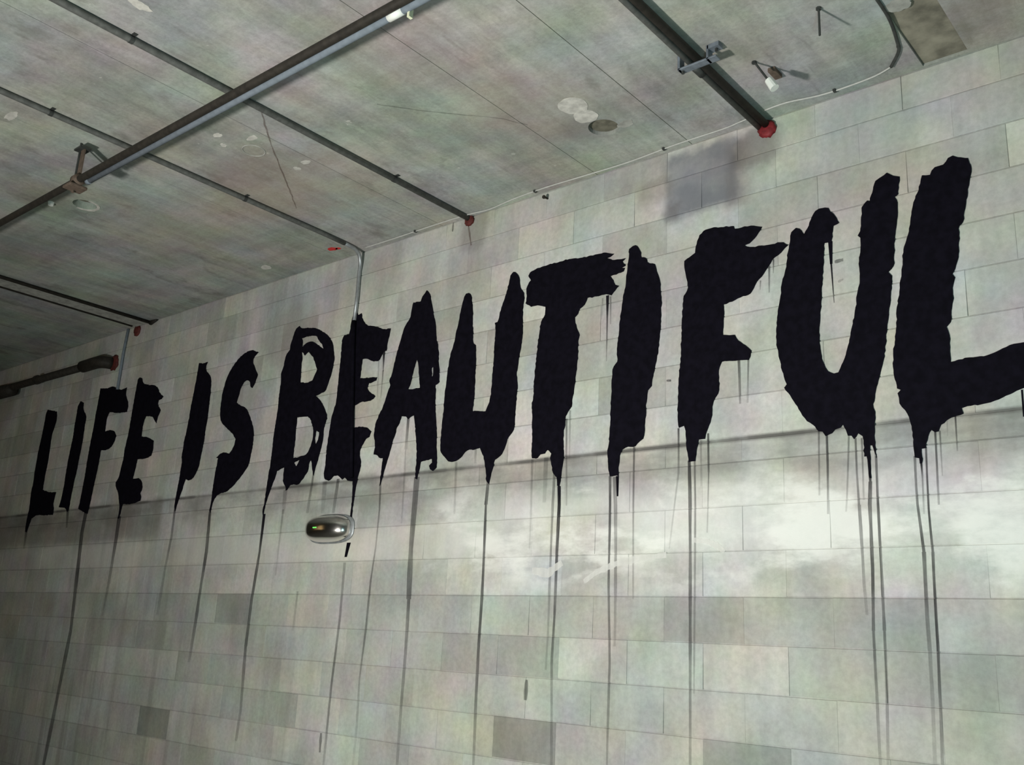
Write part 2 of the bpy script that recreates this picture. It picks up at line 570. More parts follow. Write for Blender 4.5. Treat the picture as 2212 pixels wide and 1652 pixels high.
def cut(o, cutter_bm):
    c = obj('cutter', cutter_bm, None)
    md = o.modifiers.new('cut', 'BOOLEAN')
    md.operation = 'DIFFERENCE'
    md.object = c
    md.solver = 'EXACT'
    bpy.context.view_layer.update()
    dg = bpy.context.evaluated_depsgraph_get()
    me = bpy.data.meshes.new_from_object(o.evaluated_get(dg))
    o.modifiers.clear()
    old = o.data
    o.data = me
    bpy.data.meshes.remove(old)
    cm = c.data
    bpy.data.objects.remove(c)
    bpy.data.meshes.remove(cm)


panels = []
for a, b in zip(edges[:-1], edges[1:]):
    dz = rp.uniform(0, .0015)
    o = obj('ceiling_panel', box(a + .002, b - .002, YB, WALL - .002, CEIL + dz * .3, CEIL + .2), M_CEIL, ceiling)
    panels.append(o)
    if a < HOLE1[0] < b:
        cut(o, tube([(HOLE1[0], HOLE1[1], CEIL - .05), (HOLE1[0], HOLE1[1], CEIL + .04)], HOLE1[2], 32))
    if a < HOLE2[0] < b:
        cut(o, tube([(HOLE2[0], HOLE2[1], CEIL - .05), (HOLE2[0], HOLE2[1], CEIL + .08)], HOLE2[2], 32))
    if a < POCKET[0] < b:
        cut(o, box(POCKET[0], POCKET[1], POCKET[2], POCKET[3], CEIL - .05, CEIL + .02))


bm = bmesh.new()
for e in edges[1:-1]:
    add_box(bm, e - .004, e + .004, YB, WALL - .002, CEIL + .0028, CEIL + .12)
tag(obj('joint_filler', bm, M_HOLE, ceiling), kind='stuff')


def cpart(name, bm, mat, label=None, smooth=False):
    o = obj(name, bm, mat, ceiling, smooth)
    if label: o['label'] = label
    return o


cpart('core_hole_face', disc(HOLE1[0], HOLE1[1], .078, .078, CEIL + .022, CEIL + .03, 28), M_HOLE, 'dark inside of the round core hole')
cpart('core_hole_face', disc(HOLE2[0], HOLE2[1], .071, .071, CEIL + .05, CEIL + .055, 28), M_HOLE, 'olive inside of the core hole behind the pipe hanger')
cpart('pocket_face', box(POCKET[0] + .002, POCKET[1] - .002, POCKET[2] + .002, POCKET[3] - .002, CEIL + .012, CEIL + .018), M_POCKET, 'brown bottom of the shallow rectangular pocket')
cpart('plaster_patch', disc(-2.577, 3.342, .072, .076, CEIL - .002, CEIL + .003, 40, .03, 3), M_PLASTER, 'larger round pale plaster patch')
cpart('plaster_patch', disc(-2.582, 3.455, .060, .060, CEIL - .003, CEIL + .003, 40, .04, 8), M_PLASTER, 'smaller round pale plaster patch')
cpart('plaster_patch', disc(-2.46, 3.63, .045, .03, CEIL - .001, CEIL + .003, 24, .10, 12), M_PLASTER_GREY, 'faint grey plaster dab')
cpart('plaster_patch', disc(-1.06, 3.50, .05, .045, CEIL - .001, CEIL + .003, 24, .10, 13), M_PLASTER_GREY, 'faint plaster dab by the pocket')
# a chipped pale rim round the hole behind the hanger
bm = bmesh.new()
rr = random.Random(4)
inner, outer = [], []
for k in range(25):
    a = math.pi * (-.05 + 1.1 * k / 24)
    wv = .010 + .008 * math.sin(math.pi * k / 24) + rr.uniform(-.003, .004)
    inner.append((HOLE2[0] + .073 * math.cos(a), HOLE2[1] + .073 * math.sin(a)))
    outer.append((HOLE2[0] + (.073 + wv) * math.cos(a), HOLE2[1] + (.073 + wv) * math.sin(a)))
vs = [[bm.verts.new((x, y, zz)) for x, y in ring] for zz in (CEIL - .003, CEIL + .002) for ring in (inner, outer)]
for k in range(24):
    for p, q in ((0, 1), (1, 3), (3, 2), (2, 0)):
        bm.faces.new((vs[p][k], vs[p][k + 1], vs[q][k + 1], vs[q][k]))
cpart('plaster_rim', bm, M_PLASTER, 'chipped pale rim of the core hole')
cpart('paint_spot', disc(-5.005, 3.842, .040, .024, CEIL - .001, CEIL + .002, 20, .10, 2), M_REDPAINT, 'small bright red paint spot')
cpart('paint_spot', disc(-4.965, 3.858, .026, .013, CEIL - .001, CEIL + .002, 16, .12, 6), M_REDPAINT, 'red paint dab beside the spot')


for q, (x, y, rx, ry) in enumerate(((-4.312, 2.468, .030, .018), (-4.18, 2.597, .035, .020), (-4.155, 2.94, .032, .018), (-4.258, 2.96, .020, .020),
                                    (-5.69, 3.79, .05, .03), (-4.38, 2.55, .016, .02), (-5.06, 1.70, .07, .02), (-3.62, 1.62, .03, .05))):
    cpart('plaster_dab', disc(x, y, rx, ry, CEIL - .0015, CEIL + .002, 18, .13, 20 + q), M_PLASTER)
bm = bmesh.new()
ring = [Vector((-4.29 + .062 * math.cos(a), 2.685 + .062 * math.sin(a), CEIL - .0005)) for a in [2 * math.pi * k / 28 for k in range(29)]]
add_tube(bm, ring, .0035, 6)
cpart('ring_mark', bm, M_PLASTER_GREY, 'faint ring left by an old fitting')


def strip(pts, w, z, seed=0):
    """thin irregular strip on the ceiling"""
    rs = random.Random(seed)
    bm = bmesh.new()
    P = [Vector((x, y, 0)) for x, y in pts]
    Q = []
    for i in range(len(P) - 1):
        for k in range(8):
            Q.append(P[i].lerp(P[i + 1], k / 8) + Vector((rs.uniform(-.003, .003), rs.uniform(-.003, .003), 0)))
    Q.append(P[-1])
    prev = None
    for i, p in enumerate(Q):
        d = (Q[min(i + 1, len(Q) - 1)] - Q[max(i - 1, 0)]).normalized()
        n = Vector((-d.y, d.x, 0)) * (w / 2 * rs.uniform(.5, 1.3))
        a, b = bm.verts.new((p.x + n.x, p.y + n.y, z)), bm.verts.new((p.x - n.x, p.y - n.y, z))
        if prev:
            bm.faces.new((prev[0], prev[1], b, a))
        prev = (a, b)
    return bm


cpart('crack', strip([(-3.861, 2.413), (-4.146, 2.693), (-4.455, 3.038), (-4.692, 3.29)], .009, CEIL - .0012, 1), M_RUSTRUN, 'thin rusty crack')
cpart('crack', strip([(-3.37, 2.76), (-3.211, 2.953), (-2.947, 3.22), (-2.874, 3.353)], .008, CEIL - .0012, 2), M_CRACK, 'thin crack running to a joint')

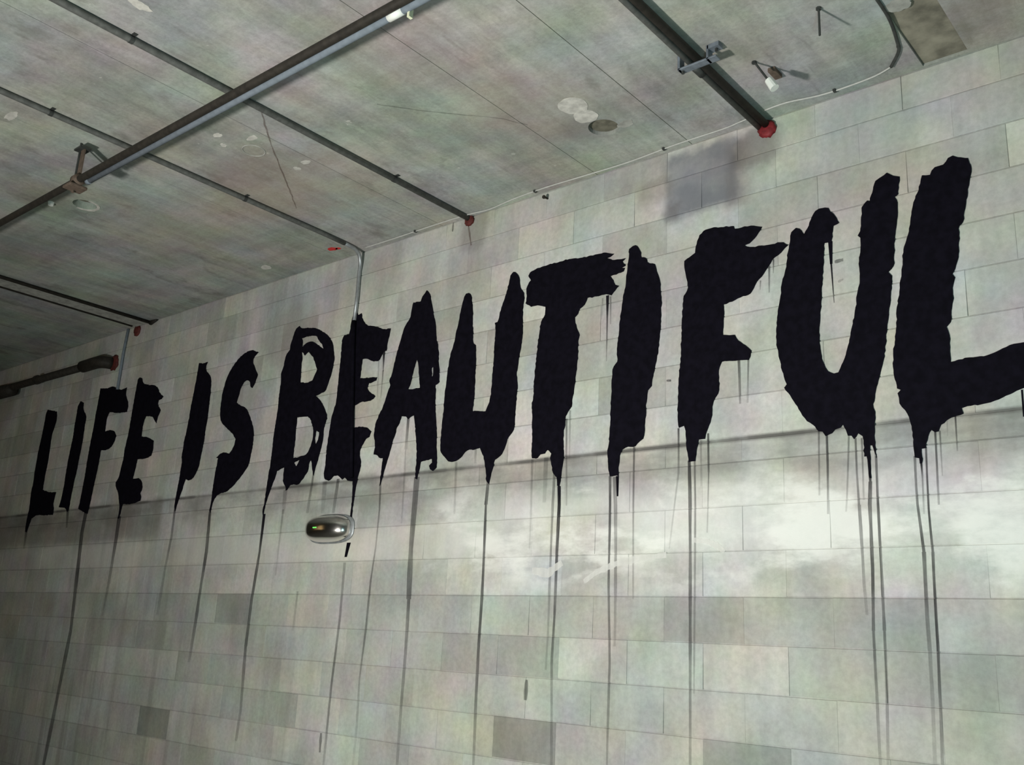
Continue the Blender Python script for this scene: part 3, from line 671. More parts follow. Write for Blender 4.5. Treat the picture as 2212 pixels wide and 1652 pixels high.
# ------------------------------------------------------------------ the painted letters
LETTERS={'L1':[[[-9.355,3.5],[-9.147,3.457],[-9.127,3.378],[-9.145,3.299],[-9.165,3.229],[-9.16,3.139],[-9.154,3.049],[-9.148,2.96],[-9.158,2.864],[-9.156,2.785],[-9.154,2.707],[-9.021,2.677],[-8.871,2.667],[-8.881,2.621],[-8.886,2.562],[-8.858,2.51],[-8.857,2.459],[-9.031,2.463],[-9.201,2.467],[-9.278,2.445],[-9.308,2.377],[-9.332,2.317],[-9.365,2.327],[-9.374,2.397],[-9.371,2.484],[-9.366,2.545],[-9.375,2.615],[-9.386,2.713],[-9.378,2.792],[-9.392,2.9],[-9.393,2.999],[-9.393,3.098],[-9.383,3.197],[-9.377,3.305],[-9.373,3.397],[-9.372,3.47]]],'I1':[[[-8.698,3.501],[-8.629,3.479],[-8.619,3.425],[-8.536,3.337],[-8.533,3.25],[-8.529,3.164],[-8.525,3.078],[-8.53,2.994],[-8.536,2.91],[-8.541,2.826],[-8.555,2.743],[-8.56,2.66],[-8.565,2.577],[-8.566,2.507],[-8.587,2.471],[-8.624,2.502],[-8.764,2.522],[-8.749,2.579],[-8.739,2.671],[-8.737,2.764],[-8.742,2.875],[-8.74,2.97],[-8.733,3.072],[-8.725,3.175],[-8.733,3.272],[-8.731,3.368],[-8.729,3.465]]],'F1':[[[-8.353,3.579],[-8.23,3.562],[-8.116,3.564],[-8.043,3.537],[-7.972,3.515],[-7.871,3.522],[-7.868,3.459],[-7.817,3.394],[-7.794,3.342],[-7.803,3.294],[-7.954,3.304],[-8.107,3.33],[-8.135,3.291],[-8.141,3.233],[-8.133,3.157],[-8.053,3.161],[-7.967,3.14],[-7.921,3.094],[-7.938,3.047],[-7.987,3.002],[-8.061,2.985],[-8.152,2.989],[-8.153,2.919],[-8.156,2.854],[-8.162,2.797],[-8.171,2.724],[-8.179,2.652],[-8.185,2.571],[-8.193,2.499],[-8.204,2.436],[-8.257,2.447],[-8.389,2.49],[-8.379,2.558],[-8.374,2.64],[-8.371,2.73],[-8.369,2.821],[-8.372,2.929],[-8.37,3.021],[-8.367,3.114],[-8.359,3.215],[-8.359,3.317],[-8.356,3.411],[-8.351,3.496]]],'E1':[[[-7.699,3.569],[-7.679,3.584],[-7.632,3.572],[-7.605,3.531],[-7.521,3.499],[-7.396,3.474],[-7.335,3.437],[-7.303,3.401],[-7.234,3.357],[-7.258,3.34],[-7.3,3.337],[-7.304,3.298],[-7.246,3.244],[-7.254,3.221],[-7.275,3.192],[-7.282,3.138],[-7.308,3.157],[-7.347,3.193],[-7.41,3.212],[-7.47,3.215],[-7.491,3.161],[-7.495,3.098],[-7.488,3.046],[-7.404,3.034],[-7.284,2.991],[-7.273,2.928],[-7.285,2.867],[-7.366,2.851],[-7.498,2.855],[-7.505,2.801],[-7.516,2.74],[-7.525,2.694],[-7.404,2.681],[-7.364,2.644],[-7.351,2.598],[-7.369,2.561],[-7.346,2.53],[-7.351,2.5],[-7.434,2.486],[-7.551,2.484],[-7.627,2.489],[-7.637,2.424],[-7.65,2.371],[-7.669,2.372],[-7.667,2.448],[-7.699,2.527],[-7.734,2.592],[-7.79,2.65],[-7.8,2.682],[-7.76,2.727],[-7.749,2.789],[-7.734,2.867],[-7.736,2.947],[-7.727,3.018],[-7.715,3.105],[-7.713,3.202],[-7.712,3.299],[-7.707,3.413],[-7.703,3.503]]],'I2':[[[-6.761,3.575],[-6.699,3.562],[-6.634,3.564],[-6.651,3.535],[-6.641,3.496],[-6.582,3.449],[-6.549,3.392],[-6.538,3.315],[-6.533,3.24],[-6.532,3.181],[-6.529,3.114],[-6.532,3.048],[-6.537,2.99],[-6.534,2.925],[-6.543,2.853],[-6.551,2.781],[-6.565,2.711],[-6.596,2.656],[-6.639,2.623],[-6.676,2.619],[-6.718,2.632],[-6.734,2.594],[-6.748,2.544],[-6.765,2.509],[-6.78,2.467],[-6.806,2.383],[-6.821,2.412],[-6.82,2.52],[-6.815,2.578],[-6.81,2.635],[-6.809,2.708],[-6.808,2.781],[-6.822,2.812],[-6.818,2.871],[-6.817,2.945],[-6.805,3.003],[-6.797,3.077],[-6.792,3.137],[-6.791,3.212],[-6.783,3.287],[-6.775,3.362],[-6.767,3.438],[-6.764,3.506],[-6.762,3.552]]],'S1':[[[-5.957,3.535],[-5.983,3.521],[-6.008,3.503],[-6.014,3.475],[-5.987,3.428],[-5.949,3.379],[-5.932,3.355],[-5.949,3.322],[-5.959,3.288],[-5.982,3.263],[-6.002,3.272],[-6.021,3.311],[-6.054,3.33],[-6.099,3.322],[-6.123,3.296],[-6.138,3.255],[-6.152,3.206],[-6.162,3.172],[-6.109,3.144],[-6.046,3.122],[-5.997,3.081],[-5.958,3.027],[-5.917,2.967],[-5.894,2.909],[-5.889,2.854],[-5.889,2.799],[-5.899,2.739],[-5.913,2.672],[-5.955,2.628],[-6.013,2.578],[-6.072,2.535],[-6.146,2.499],[-6.248,2.482],[-6.289,2.453],[-6.308,2.406],[-6.32,2.352],[-6.334,2.366],[-6.327,2.435],[-6.328,2.518],[-6.326,2.587],[-6.324,2.656],[-6.314,2.719],[-6.311,2.761],[-6.337,2.767],[-6.305,2.785],[-6.26,2.799],[-6.173,2.784],[-6.143,2.809],[-6.118,2.856],[-6.114,2.89],[-6.158,2.929],[-6.226,2.972],[-6.296,3.015],[-6.342,3.056],[-6.365,3.131],[-6.369,3.205],[-6.367,3.278],[-6.353,3.328],[-6.34,3.377],[-6.313,3.425],[-6.275,3.471],[-6.223,3.515],[-6.159,3.549],[-6.079,3.566],[-6.044,3.566],[-5.993,3.546]]],'B1':[[[-5.492,3.659],[-5.461,3.636],[-5.391,3.627],[-5.294,3.603],[-5.206,3.56],[-5.139,3.515],[-5.097,3.467],[-5.073,3.403],[-5.061,3.361],[-5.061,3.295],[-5.073,3.244],[-5.09,3.194],[-5.107,3.151],[-5.127,3.121],[-5.175,3.111],[-5.218,3.1],[-5.168,3.067],[-5.12,3.016],[-5.084,2.966],[-5.068,2.926],[-5.086,2.89],[-5.092,2.833],[-5.092,2.776],[-5.103,2.72],[-5.115,2.677],[-5.131,2.622],[-5.143,2.579],[-5.152,2.542],[-5.171,2.587],[-5.184,2.632],[-5.197,2.653],[-5.209,2.641],[-5.213,2.591],[-5.233,2.561],[-5.267,2.525],[-5.302,2.496],[-5.362,2.497],[-5.402,2.49],[-5.418,2.466],[-5.437,2.461],[-5.448,2.493],[-5.474,2.521],[-5.483,2.573],[-5.482,2.625],[-5.507,2.62],[-5.562,2.605],[-5.575,2.56],[-5.594,2.523],[-5.612,2.478],[-5.63,2.434],[-5.647,2.383],[-5.657,2.326],[-5.663,2.288],[-5.673,2.327],[-5.664,2.391],[-5.662,2.462],[-5.657,2.521],[-5.655,2.592],[-5.646,2.658],[-5.645,2.737],[-5.647,2.804],[-5.646,2.884],[-5.641,2.971],[-5.634,3.052],[-5.638,3.127],[-5.639,3.196],[-5.637,3.271],[-5.646,3.321],[-5.628,3.367],[-5.617,3.428],[-5.603,3.468],[-5.574,3.491],[-5.571,3.533],[-5.556,3.572],[-5.543,3.619],[-5.526,3.644]],[[-5.43,3.454],[-5.388,3.42],[-5.35,3.441],[-5.302,3.399],[-5.263,3.346],[-5.234,3.295],[-5.249,3.264],[-5.273,3.22],[-5.332,3.212],[-5.407,3.225],[-5.411,3.28],[-5.417,3.349],[-5.416,3.404]],[[-5.447,3.557],[-5.38,3.559],[-5.285,3.547],[-5.248,3.506],[-5.207,3.472],[-5.186,3.435],[-5.22,3.454],[-5.276,3.49],[-5.341,3.515],[-5.402,3.505],[-5.431,3.489],[-5.431,3.523]],[[-5.399,2.97],[-5.332,2.969],[-5.269,2.955],[-5.226,2.905],[-5.203,2.857],[-5.2,2.806],[-5.215,2.75],[-5.247,2.701],[-5.315,2.688],[-5.395,2.682],[-5.396,2.747],[-5.392,2.812],[-5.399,2.885],[-5.397,2.93]],[[-5.168,2.854],[-5.139,2.838],[-5.143,2.787],[-5.162,2.757],[-5.177,2.803]],[[-5.378,2.649],[-5.321,2.664],[-5.332,2.642],[-5.353,2.621]]],'E2':[[[-4.868,3.65],[-4.85,3.62],[-4.818,3.627],[-4.797,3.58],[-4.754,3.536],[-4.673,3.509],[-4.569,3.471],[-4.511,3.463],[-4.518,3.414],[-4.53,3.365],[-4.533,3.315],[-4.563,3.314],[-4.581,3.279],[-4.605,3.258],[-4.66,3.266],[-4.707,3.286],[-4.763,3.295],[-4.765,3.238],[-4.769,3.165],[-4.718,3.158],[-4.672,3.154],[-4.6,3.147],[-4.606,3.126],[-4.641,3.119],[-4.676,3.117],[-4.686,3.087],[-4.664,3.059],[-4.621,3.035],[-4.601,3.02],[-4.617,3.004],[-4.678,2.996],[-4.75,2.996],[-4.794,2.982],[-4.798,2.945],[-4.815,2.904],[-4.819,2.867],[-4.823,2.83],[-4.764,2.833],[-4.7,2.829],[-4.654,2.818],[-4.611,2.789],[-4.624,2.754],[-4.654,2.745],[-4.676,2.717],[-4.698,2.683],[-4.702,2.641],[-4.682,2.597],[-4.686,2.555],[-4.697,2.508],[-4.704,2.467],[-4.711,2.42],[-4.716,2.361],[-4.722,2.309],[-4.722,2.244],[-4.74,2.245],[-4.736,2.315],[-4.737,2.386],[-4.746,2.476],[-4.796,2.483],[-4.827,2.506],[-4.852,2.496],[-4.893,2.523],[-4.949,2.521],[-4.974,2.501],[-5.022,2.508],[-5.04,2.534],[-5.039,2.589],[-5.039,2.652],[-5.04,2.714],[-5.037,2.789],[-5.028,2.858],[-5.024,2.921],[-5.008,2.977],[-4.992,3.026],[-4.99,3.077],[-4.99,3.141],[-4.99,3.206],[-4.992,3.285],[-4.99,3.337],[-4.992,3.416],[-4.991,3.476],[-4.976,3.5],[-4.927,3.498],[-4.921,3.523],[-4.915,3.582],[-4.903,3.626],[-4.881,3.639]]],'A1':[[[-4.2,3.666],[-4.168,3.631],[-4.149,3.571],[-4.126,3.505],[-4.109,3.453],[-4.091,3.389],[-4.081,3.326],[-4.063,3.269],[-4.05,3.214],[-4.05,3.172],[-4.037,3.123],[-4.028,3.034],[-4.059,3.02],[-4.053,2.967],[-4.051,2.909],[-4.041,2.838],[-4.032,2.792],[-4.023,2.733],[-4.017,2.676],[-4.011,2.619],[-4.002,2.563],[-4.0,2.507],[-4.029,2.487],[-4.054,2.5],[-4.064,2.523],[-4.042,2.538],[-4.044,2.561],[-4.075,2.558],[-4.106,2.555],[-4.137,2.552],[-4.141,2.518],[-4.153,2.48],[-4.157,2.446],[-4.174,2.453],[-4.177,2.521],[-4.175,2.578],[-4.182,2.635],[-4.199,2.723],[-4.215,2.8],[-4.229,2.849],[-4.249,2.845],[-4.276,2.83],[-4.299,2.851],[-4.34,2.856],[-4.353,2.815],[-4.374,2.788],[-4.382,2.748],[-4.399,2.714],[-4.407,2.679],[-4.42,2.64],[-4.431,2.6],[-4.447,2.554],[-4.461,2.497],[-4.476,2.446],[-4.486,2.429],[-4.487,2.47],[-4.482,2.534],[-4.479,2.604],[-4.513,2.61],[-4.532,2.626],[-4.568,2.635],[-4.563,2.694],[-4.579,2.75],[-4.581,2.804],[-4.566,2.857],[-4.545,2.897],[-4.52,2.937],[-4.503,2.977],[-4.485,3.036],[-4.468,3.076],[-4.48,3.103],[-4.46,3.149],[-4.449,3.203],[-4.438,3.257],[-4.42,3.322],[-4.401,3.381],[-4.382,3.441],[-4.36,3.474],[-4.33,3.513],[-4.327,3.556],[-4.315,3.604],[-4.247,3.6],[-4.234,3.632],[-4.215,3.647]],[[-4.241,3.214],[-4.222,3.163],[-4.212,3.107],[-4.194,3.021],[-4.244,3.022],[-4.298,3.026],[-4.281,3.063],[-4.27,3.115],[-4.255,3.167]],[[-4.103,3.133],[-4.093,3.143],[-4.088,3.089],[-4.094,3.072]]],'U1':[[[-3.829,3.571],[-3.808,3.549],[-3.797,3.502],[-3.784,3.44],[-3.783,3.381],[-3.774,3.321],[-3.764,3.237],[-3.744,3.222],[-3.74,3.164],[-3.735,3.106],[-3.734,3.049],[-3.732,2.981],[-3.731,2.925],[-3.734,2.869],[-3.737,2.817],[-3.693,2.814],[-3.635,2.805],[-3.623,2.833],[-3.608,2.87],[-3.601,2.919],[-3.599,2.979],[-3.596,3.046],[-3.594,3.113],[-3.596,3.186],[-3.593,3.254],[-3.592,3.288],[-3.603,3.336],[-3.581,3.338],[-3.57,3.376],[-3.552,3.436],[-3.534,3.478],[-3.522,3.517],[-3.508,3.572],[-3.5,3.611],[-3.479,3.63],[-3.45,3.615],[-3.431,3.584],[-3.416,3.518],[-3.389,3.478],[-3.384,3.449],[-3.391,3.393],[-3.39,3.32],[-3.386,3.252],[-3.389,3.18],[-3.401,3.099],[-3.408,3.045],[-3.415,2.992],[-3.405,2.941],[-3.405,2.882],[-3.408,2.834],[-3.411,2.775],[-3.412,2.733],[-3.415,2.675],[-3.424,2.66],[-3.45,2.636],[-3.467,2.595],[-3.485,2.555],[-3.517,2.526],[-3.544,2.513],[-3.555,2.471],[-3.568,2.425],[-3.579,2.379],[-3.598,2.396],[-3.605,2.444],[-3.619,2.498],[-3.63,2.541],[-3.649,2.57],[-3.662,2.592],[-3.704,2.586],[-3.762,2.586],[-3.789,2.566],[-3.831,2.537],[-3.905,2.535],[-3.938,2.563],[-3.971,2.593],[-3.983,2.639],[-3.981,2.701],[-3.98,2.774],[-3.975,2.842],[-3.976,2.928],[-3.97,2.997],[-3.966,3.071],[-3.957,3.14],[-3.944,3.214],[-3.932,3.248],[-3.918,3.31],[-3.904,3.373],[-3.894,3.431],[-3.883,3.489],[-3.866,3.551],[-3.852,3.57]]],'T1':[[[-3.363,3.581],[-3.351,3.599],[-3.31,3.61],[-3.222,3.616],[-3.136,3.616],[-3.071,3.618],[-2.981,3.605],[-2.905,3.601],[-2.819,3.598],[-2.767,3.577],[-2.788,3.566],[-2.812,3.563],[-2.763,3.541],[-2.689,3.535],[-2.709,3.521],[-2.692,3.498],[-2.69,3.491],[-2.714,3.485],[-2.694,3.478],[-2.702,3.463],[-2.749,3.455],[-2.785,3.453],[-2.766,3.425],[-2.754,3.395],[-2.73,3.385],[-2.753,3.364],[-2.776,3.342],[-2.812,3.355],[-2.873,3.354],[-2.934,3.358],[-2.952,3.324],[-2.985,3.304],[-2.994,3.279],[-3.015,3.261],[-3.011,3.228],[-2.997,3.188],[-2.983,3.165],[-2.987,3.113],[-2.987,3.034],[-2.992,2.982],[-2.996,2.931],[-3.003,2.875],[-3.007,2.83],[-3.015,2.795],[-3.017,2.759],[-3.034,2.741],[-3.055,2.708],[-3.056,2.672],[-3.064,2.633],[-3.064,2.572],[-3.058,2.506],[-3.062,2.457],[-3.069,2.398],[-3.073,2.359],[-3.081,2.33],[-3.096,2.336],[-3.102,2.381],[-3.125,2.407],[-3.139,2.453],[-3.15,2.49],[-3.142,2.514],[-3.168,2.537],[-3.187,2.518],[-3.218,2.516],[-3.236,2.499],[-3.275,2.5],[-3.281,2.552],[-3.279,2.619],[-3.286,2.687],[-3.286,2.745],[-3.292,2.798],[-3.285,2.85],[-3.285,2.92],[-3.28,3.01],[-3.272,3.106],[-3.269,3.16],[-3.262,3.213],[-3.252,3.278],[-3.227,3.317],[-3.226,3.364],[-3.284,3.384],[-3.332,3.385],[-3.374,3.413],[-3.366,3.456],[-3.373,3.503],[-3.354,3.539],[-3.341,3.548]]],'I3':[[[-2.669,3.583],[-2.646,3.594],[-2.617,3.587],[-2.599,3.556],[-2.59,3.517],[-2.564,3.508],[-2.552,3.48],[-2.507,3.459],[-2.495,3.418],[-2.478,3.368],[-2.472,3.311],[-2.466,3.254],[-2.468,3.194],[-2.47,3.124],[-2.475,3.056],[-2.482,2.983],[-2.493,2.931],[-2.503,2.884],[-2.516,2.837],[-2.518,2.804],[-2.54,2.783],[-2.545,2.745],[-2.552,2.707],[-2.549,2.673],[-2.556,2.622],[-2.556,2.584],[-2.566,2.538],[-2.587,2.526],[-2.609,2.504],[-2.67,2.5],[-2.697,2.479],[-2.702,2.446],[-2.709,2.404],[-2.708,2.361],[-2.762,2.363],[-2.772,2.423],[-2.779,2.482],[-2.772,2.529],[-2.768,2.587],[-2.766,2.645],[-2.765,2.699],[-2.764,2.763],[-2.762,2.822],[-2.761,2.882],[-2.751,2.941],[-2.731,2.963],[-2.733,3.019],[-2.728,3.079],[-2.721,3.15],[-2.717,3.211],[-2.707,3.276],[-2.696,3.341],[-2.686,3.397],[-2.681,3.448],[-2.674,3.51]]],'F2':[[[-2.333,3.437],[-2.304,3.451],[-2.272,3.466],[-2.267,3.498],[-2.251,3.544],[-2.224,3.573],[-2.183,3.578],[-2.126,3.571],[-2.055,3.558],[-2.051,3.542],[-2.016,3.54],[-1.966,3.537],[-1.906,3.515],[-1.924,3.492],[-1.948,3.465],[-1.973,3.446],[-1.998,3.443],[-1.973,3.427],[-1.911,3.419],[-1.859,3.414],[-1.816,3.413],[-1.775,3.391],[-1.794,3.379],[-1.813,3.36],[-1.846,3.344],[-1.865,3.321],[-1.885,3.297],[-1.914,3.261],[-1.948,3.225],[-1.973,3.188],[-2.026,3.178],[-2.07,3.165],[-2.115,3.16],[-2.113,3.107],[-2.116,3.06],[-2.119,3.004],[-2.058,2.994],[-2.039,2.962],[-2.006,2.934],[-1.973,2.901],[-1.978,2.874],[-1.988,2.858],[-2.04,2.864],[-2.088,2.869],[-2.127,2.87],[-2.14,2.844],[-2.143,2.794],[-2.148,2.717],[-2.173,2.679],[-2.179,2.639],[-2.186,2.599],[-2.199,2.564],[-2.209,2.538],[-2.219,2.503],[-2.253,2.502],[-2.258,2.476],[-2.266,2.431],[-2.271,2.4],[-2.308,2.399],[-2.313,2.445],[-2.321,2.491],[-2.324,2.55],[-2.334,2.579],[-2.36,2.572],[-2.368,2.615],[-2.368,2.675],[-2.365,2.745],[-2.363,2.802],[-2.361,2.849],[-2.353,2.905],[-2.351,2.981],[-2.348,3.054],[-2.346,3.126],[-2.341,3.194],[-2.336,3.248],[-2.317,3.273],[-2.314,3.318],[-2.325,3.36],[-2.333,3.402]]],'U2':[[[-1.766,3.415],[-1.758,3.45],[-1.736,3.466],[-1.718,3.457],[-1.697,3.424],[-1.673,3.462],[-1.658,3.5],[-1.639,3.528],[-1.621,3.535],[-1.594,3.533],[-1.577,3.526],[-1.569,3.505],[-1.554,3.49],[-1.53,3.439],[-1.556,3.432],[-1.56,3.406],[-1.568,3.353],[-1.571,3.353],[-1.601,3.358],[-1.606,3.302],[-1.613,3.231],[-1.619,3.17],[-1.624,3.103],[-1.631,3.038],[-1.637,2.973],[-1.642,2.908],[-1.64,2.856],[-1.635,2.82],[-1.619,2.766],[-1.608,2.747],[-1.583,2.733],[-1.562,2.736],[-1.553,2.752],[-1.526,2.811],[-1.509,2.864],[-1.496,2.921],[-1.489,2.946],[-1.479,2.987],[-1.468,3.05],[-1.46,3.092],[-1.449,3.142],[-1.448,3.199],[-1.449,3.221],[-1.44,3.273],[-1.437,3.307],[-1.437,3.343],[-1.447,3.355],[-1.436,3.374],[-1.428,3.44],[-1.417,3.496],[-1.398,3.514],[-1.387,3.509],[-1.37,3.561],[-1.356,3.598],[-1.335,3.61],[-1.305,3.624],[-1.278,3.602],[-1.25,3.589],[-1.257,3.551],[-1.261,3.507],[-1.276,3.498],[-1.265,3.468],[-1.268,3.42],[-1.275,3.369],[-1.287,3.293],[-1.294,3.229],[-1.301,3.175],[-1.322,3.154],[-1.308,3.133],[-1.312,3.091],[-1.319,3.038],[-1.325,3.001],[-1.331,2.959],[-1.342,2.898],[-1.351,2.829],[-1.363,2.764],[-1.379,2.709],[-1.4,2.647],[-1.41,2.599],[-1.418,2.572],[-1.411,2.539],[-1.416,2.479],[-1.417,2.479],[-1.418,2.419],[-1.416,2.34],[-1.424,2.368],[-1.431,2.396],[-1.44,2.397],[-1.442,2.322],[-1.441,2.256],[-1.449,2.26],[-1.45,2.323],[-1.456,2.351],[-1.466,2.352],[-1.467,2.404],[-1.47,2.44],[-1.487,2.454],[-1.497,2.439],[-1.506,2.43],[-1.517,2.447],[-1.533,2.447],[-1.54,2.472],[-1.551,2.499],[-1.564,2.485],[-1.585,2.481],[-1.602,2.466],[-1.629,2.456],[-1.643,2.478],[-1.661,2.48],[-1.675,2.503],[-1.712,2.532],[-1.733,2.559],[-1.749,2.591],[-1.77,2.628],[-1.787,2.66],[-1.808,2.685],[-1.814,2.699],[-1.803,2.714],[-1.815,2.751],[-1.827,2.797],[-1.837,2.852],[-1.847,2.92],[-1.848,2.947],[-1.846,2.988],[-1.84,3.042],[-1.829,3.099],[-1.821,3.143],[-1.813,3.201],[-1.798,3.254],[-1.787,3.298],[-1.779,3.352],[-1.771,3.388]]],'L2':[[[-1.157,3.566],[-1.123,3.56],[-1.101,3.589],[-1.067,3.592],[-1.046,3.616],[-1.027,3.621],[-1.006,3.608],[-0.966,3.591],[-0.962,3.568],[-0.955,3.54],[-0.963,3.504],[-0.971,3.468],[-0.979,3.432],[-0.988,3.387],[-0.998,3.352],[-1.008,3.304],[-1.02,3.295],[-1.025,3.25],[-1.03,3.197],[-1.035,3.156],[-1.051,3.106],[-1.063,3.088],[-1.054,3.07],[-1.063,3.043],[-1.067,3.011],[-1.066,2.998],[-1.079,2.912],[-1.085,2.88],[-1.1,2.863],[-1.092,2.825],[-1.094,2.774],[-1.095,2.711],[-1.067,2.715],[-1.025,2.718],[-0.983,2.717],[-0.956,2.716],[-0.91,2.732],[-0.859,2.747],[-0.822,2.748],[-0.755,2.741],[-0.752,2.662],[-0.769,2.572],[-0.837,2.565],[-0.851,2.561],[-0.888,2.547],[-0.943,2.528],[-0.991,2.519],[-1.046,2.518],[-1.067,2.513],[-1.062,2.49],[-1.091,2.482],[-1.127,2.47],[-1.149,2.453],[-1.162,2.428],[-1.176,2.426],[-1.188,2.436],[-1.202,2.413],[-1.214,2.364],[-1.231,2.362],[-1.232,2.305],[-1.242,2.302],[-1.244,2.325],[-1.26,2.33],[-1.262,2.365],[-1.264,2.419],[-1.268,2.474],[-1.274,2.502],[-1.287,2.531],[-1.308,2.562],[-1.309,2.586],[-1.313,2.607],[-1.301,2.621],[-1.316,2.627],[-1.321,2.668],[-1.325,2.71],[-1.323,2.771],[-1.314,2.831],[-1.303,2.9],[-1.297,2.974],[-1.281,3.055],[-1.274,3.105],[-1.268,3.138],[-1.261,3.187],[-1.254,3.242],[-1.24,3.281],[-1.226,3.321],[-1.218,3.363],[-1.209,3.409],[-1.199,3.45],[-1.181,3.489],[-1.167,3.529]]]}
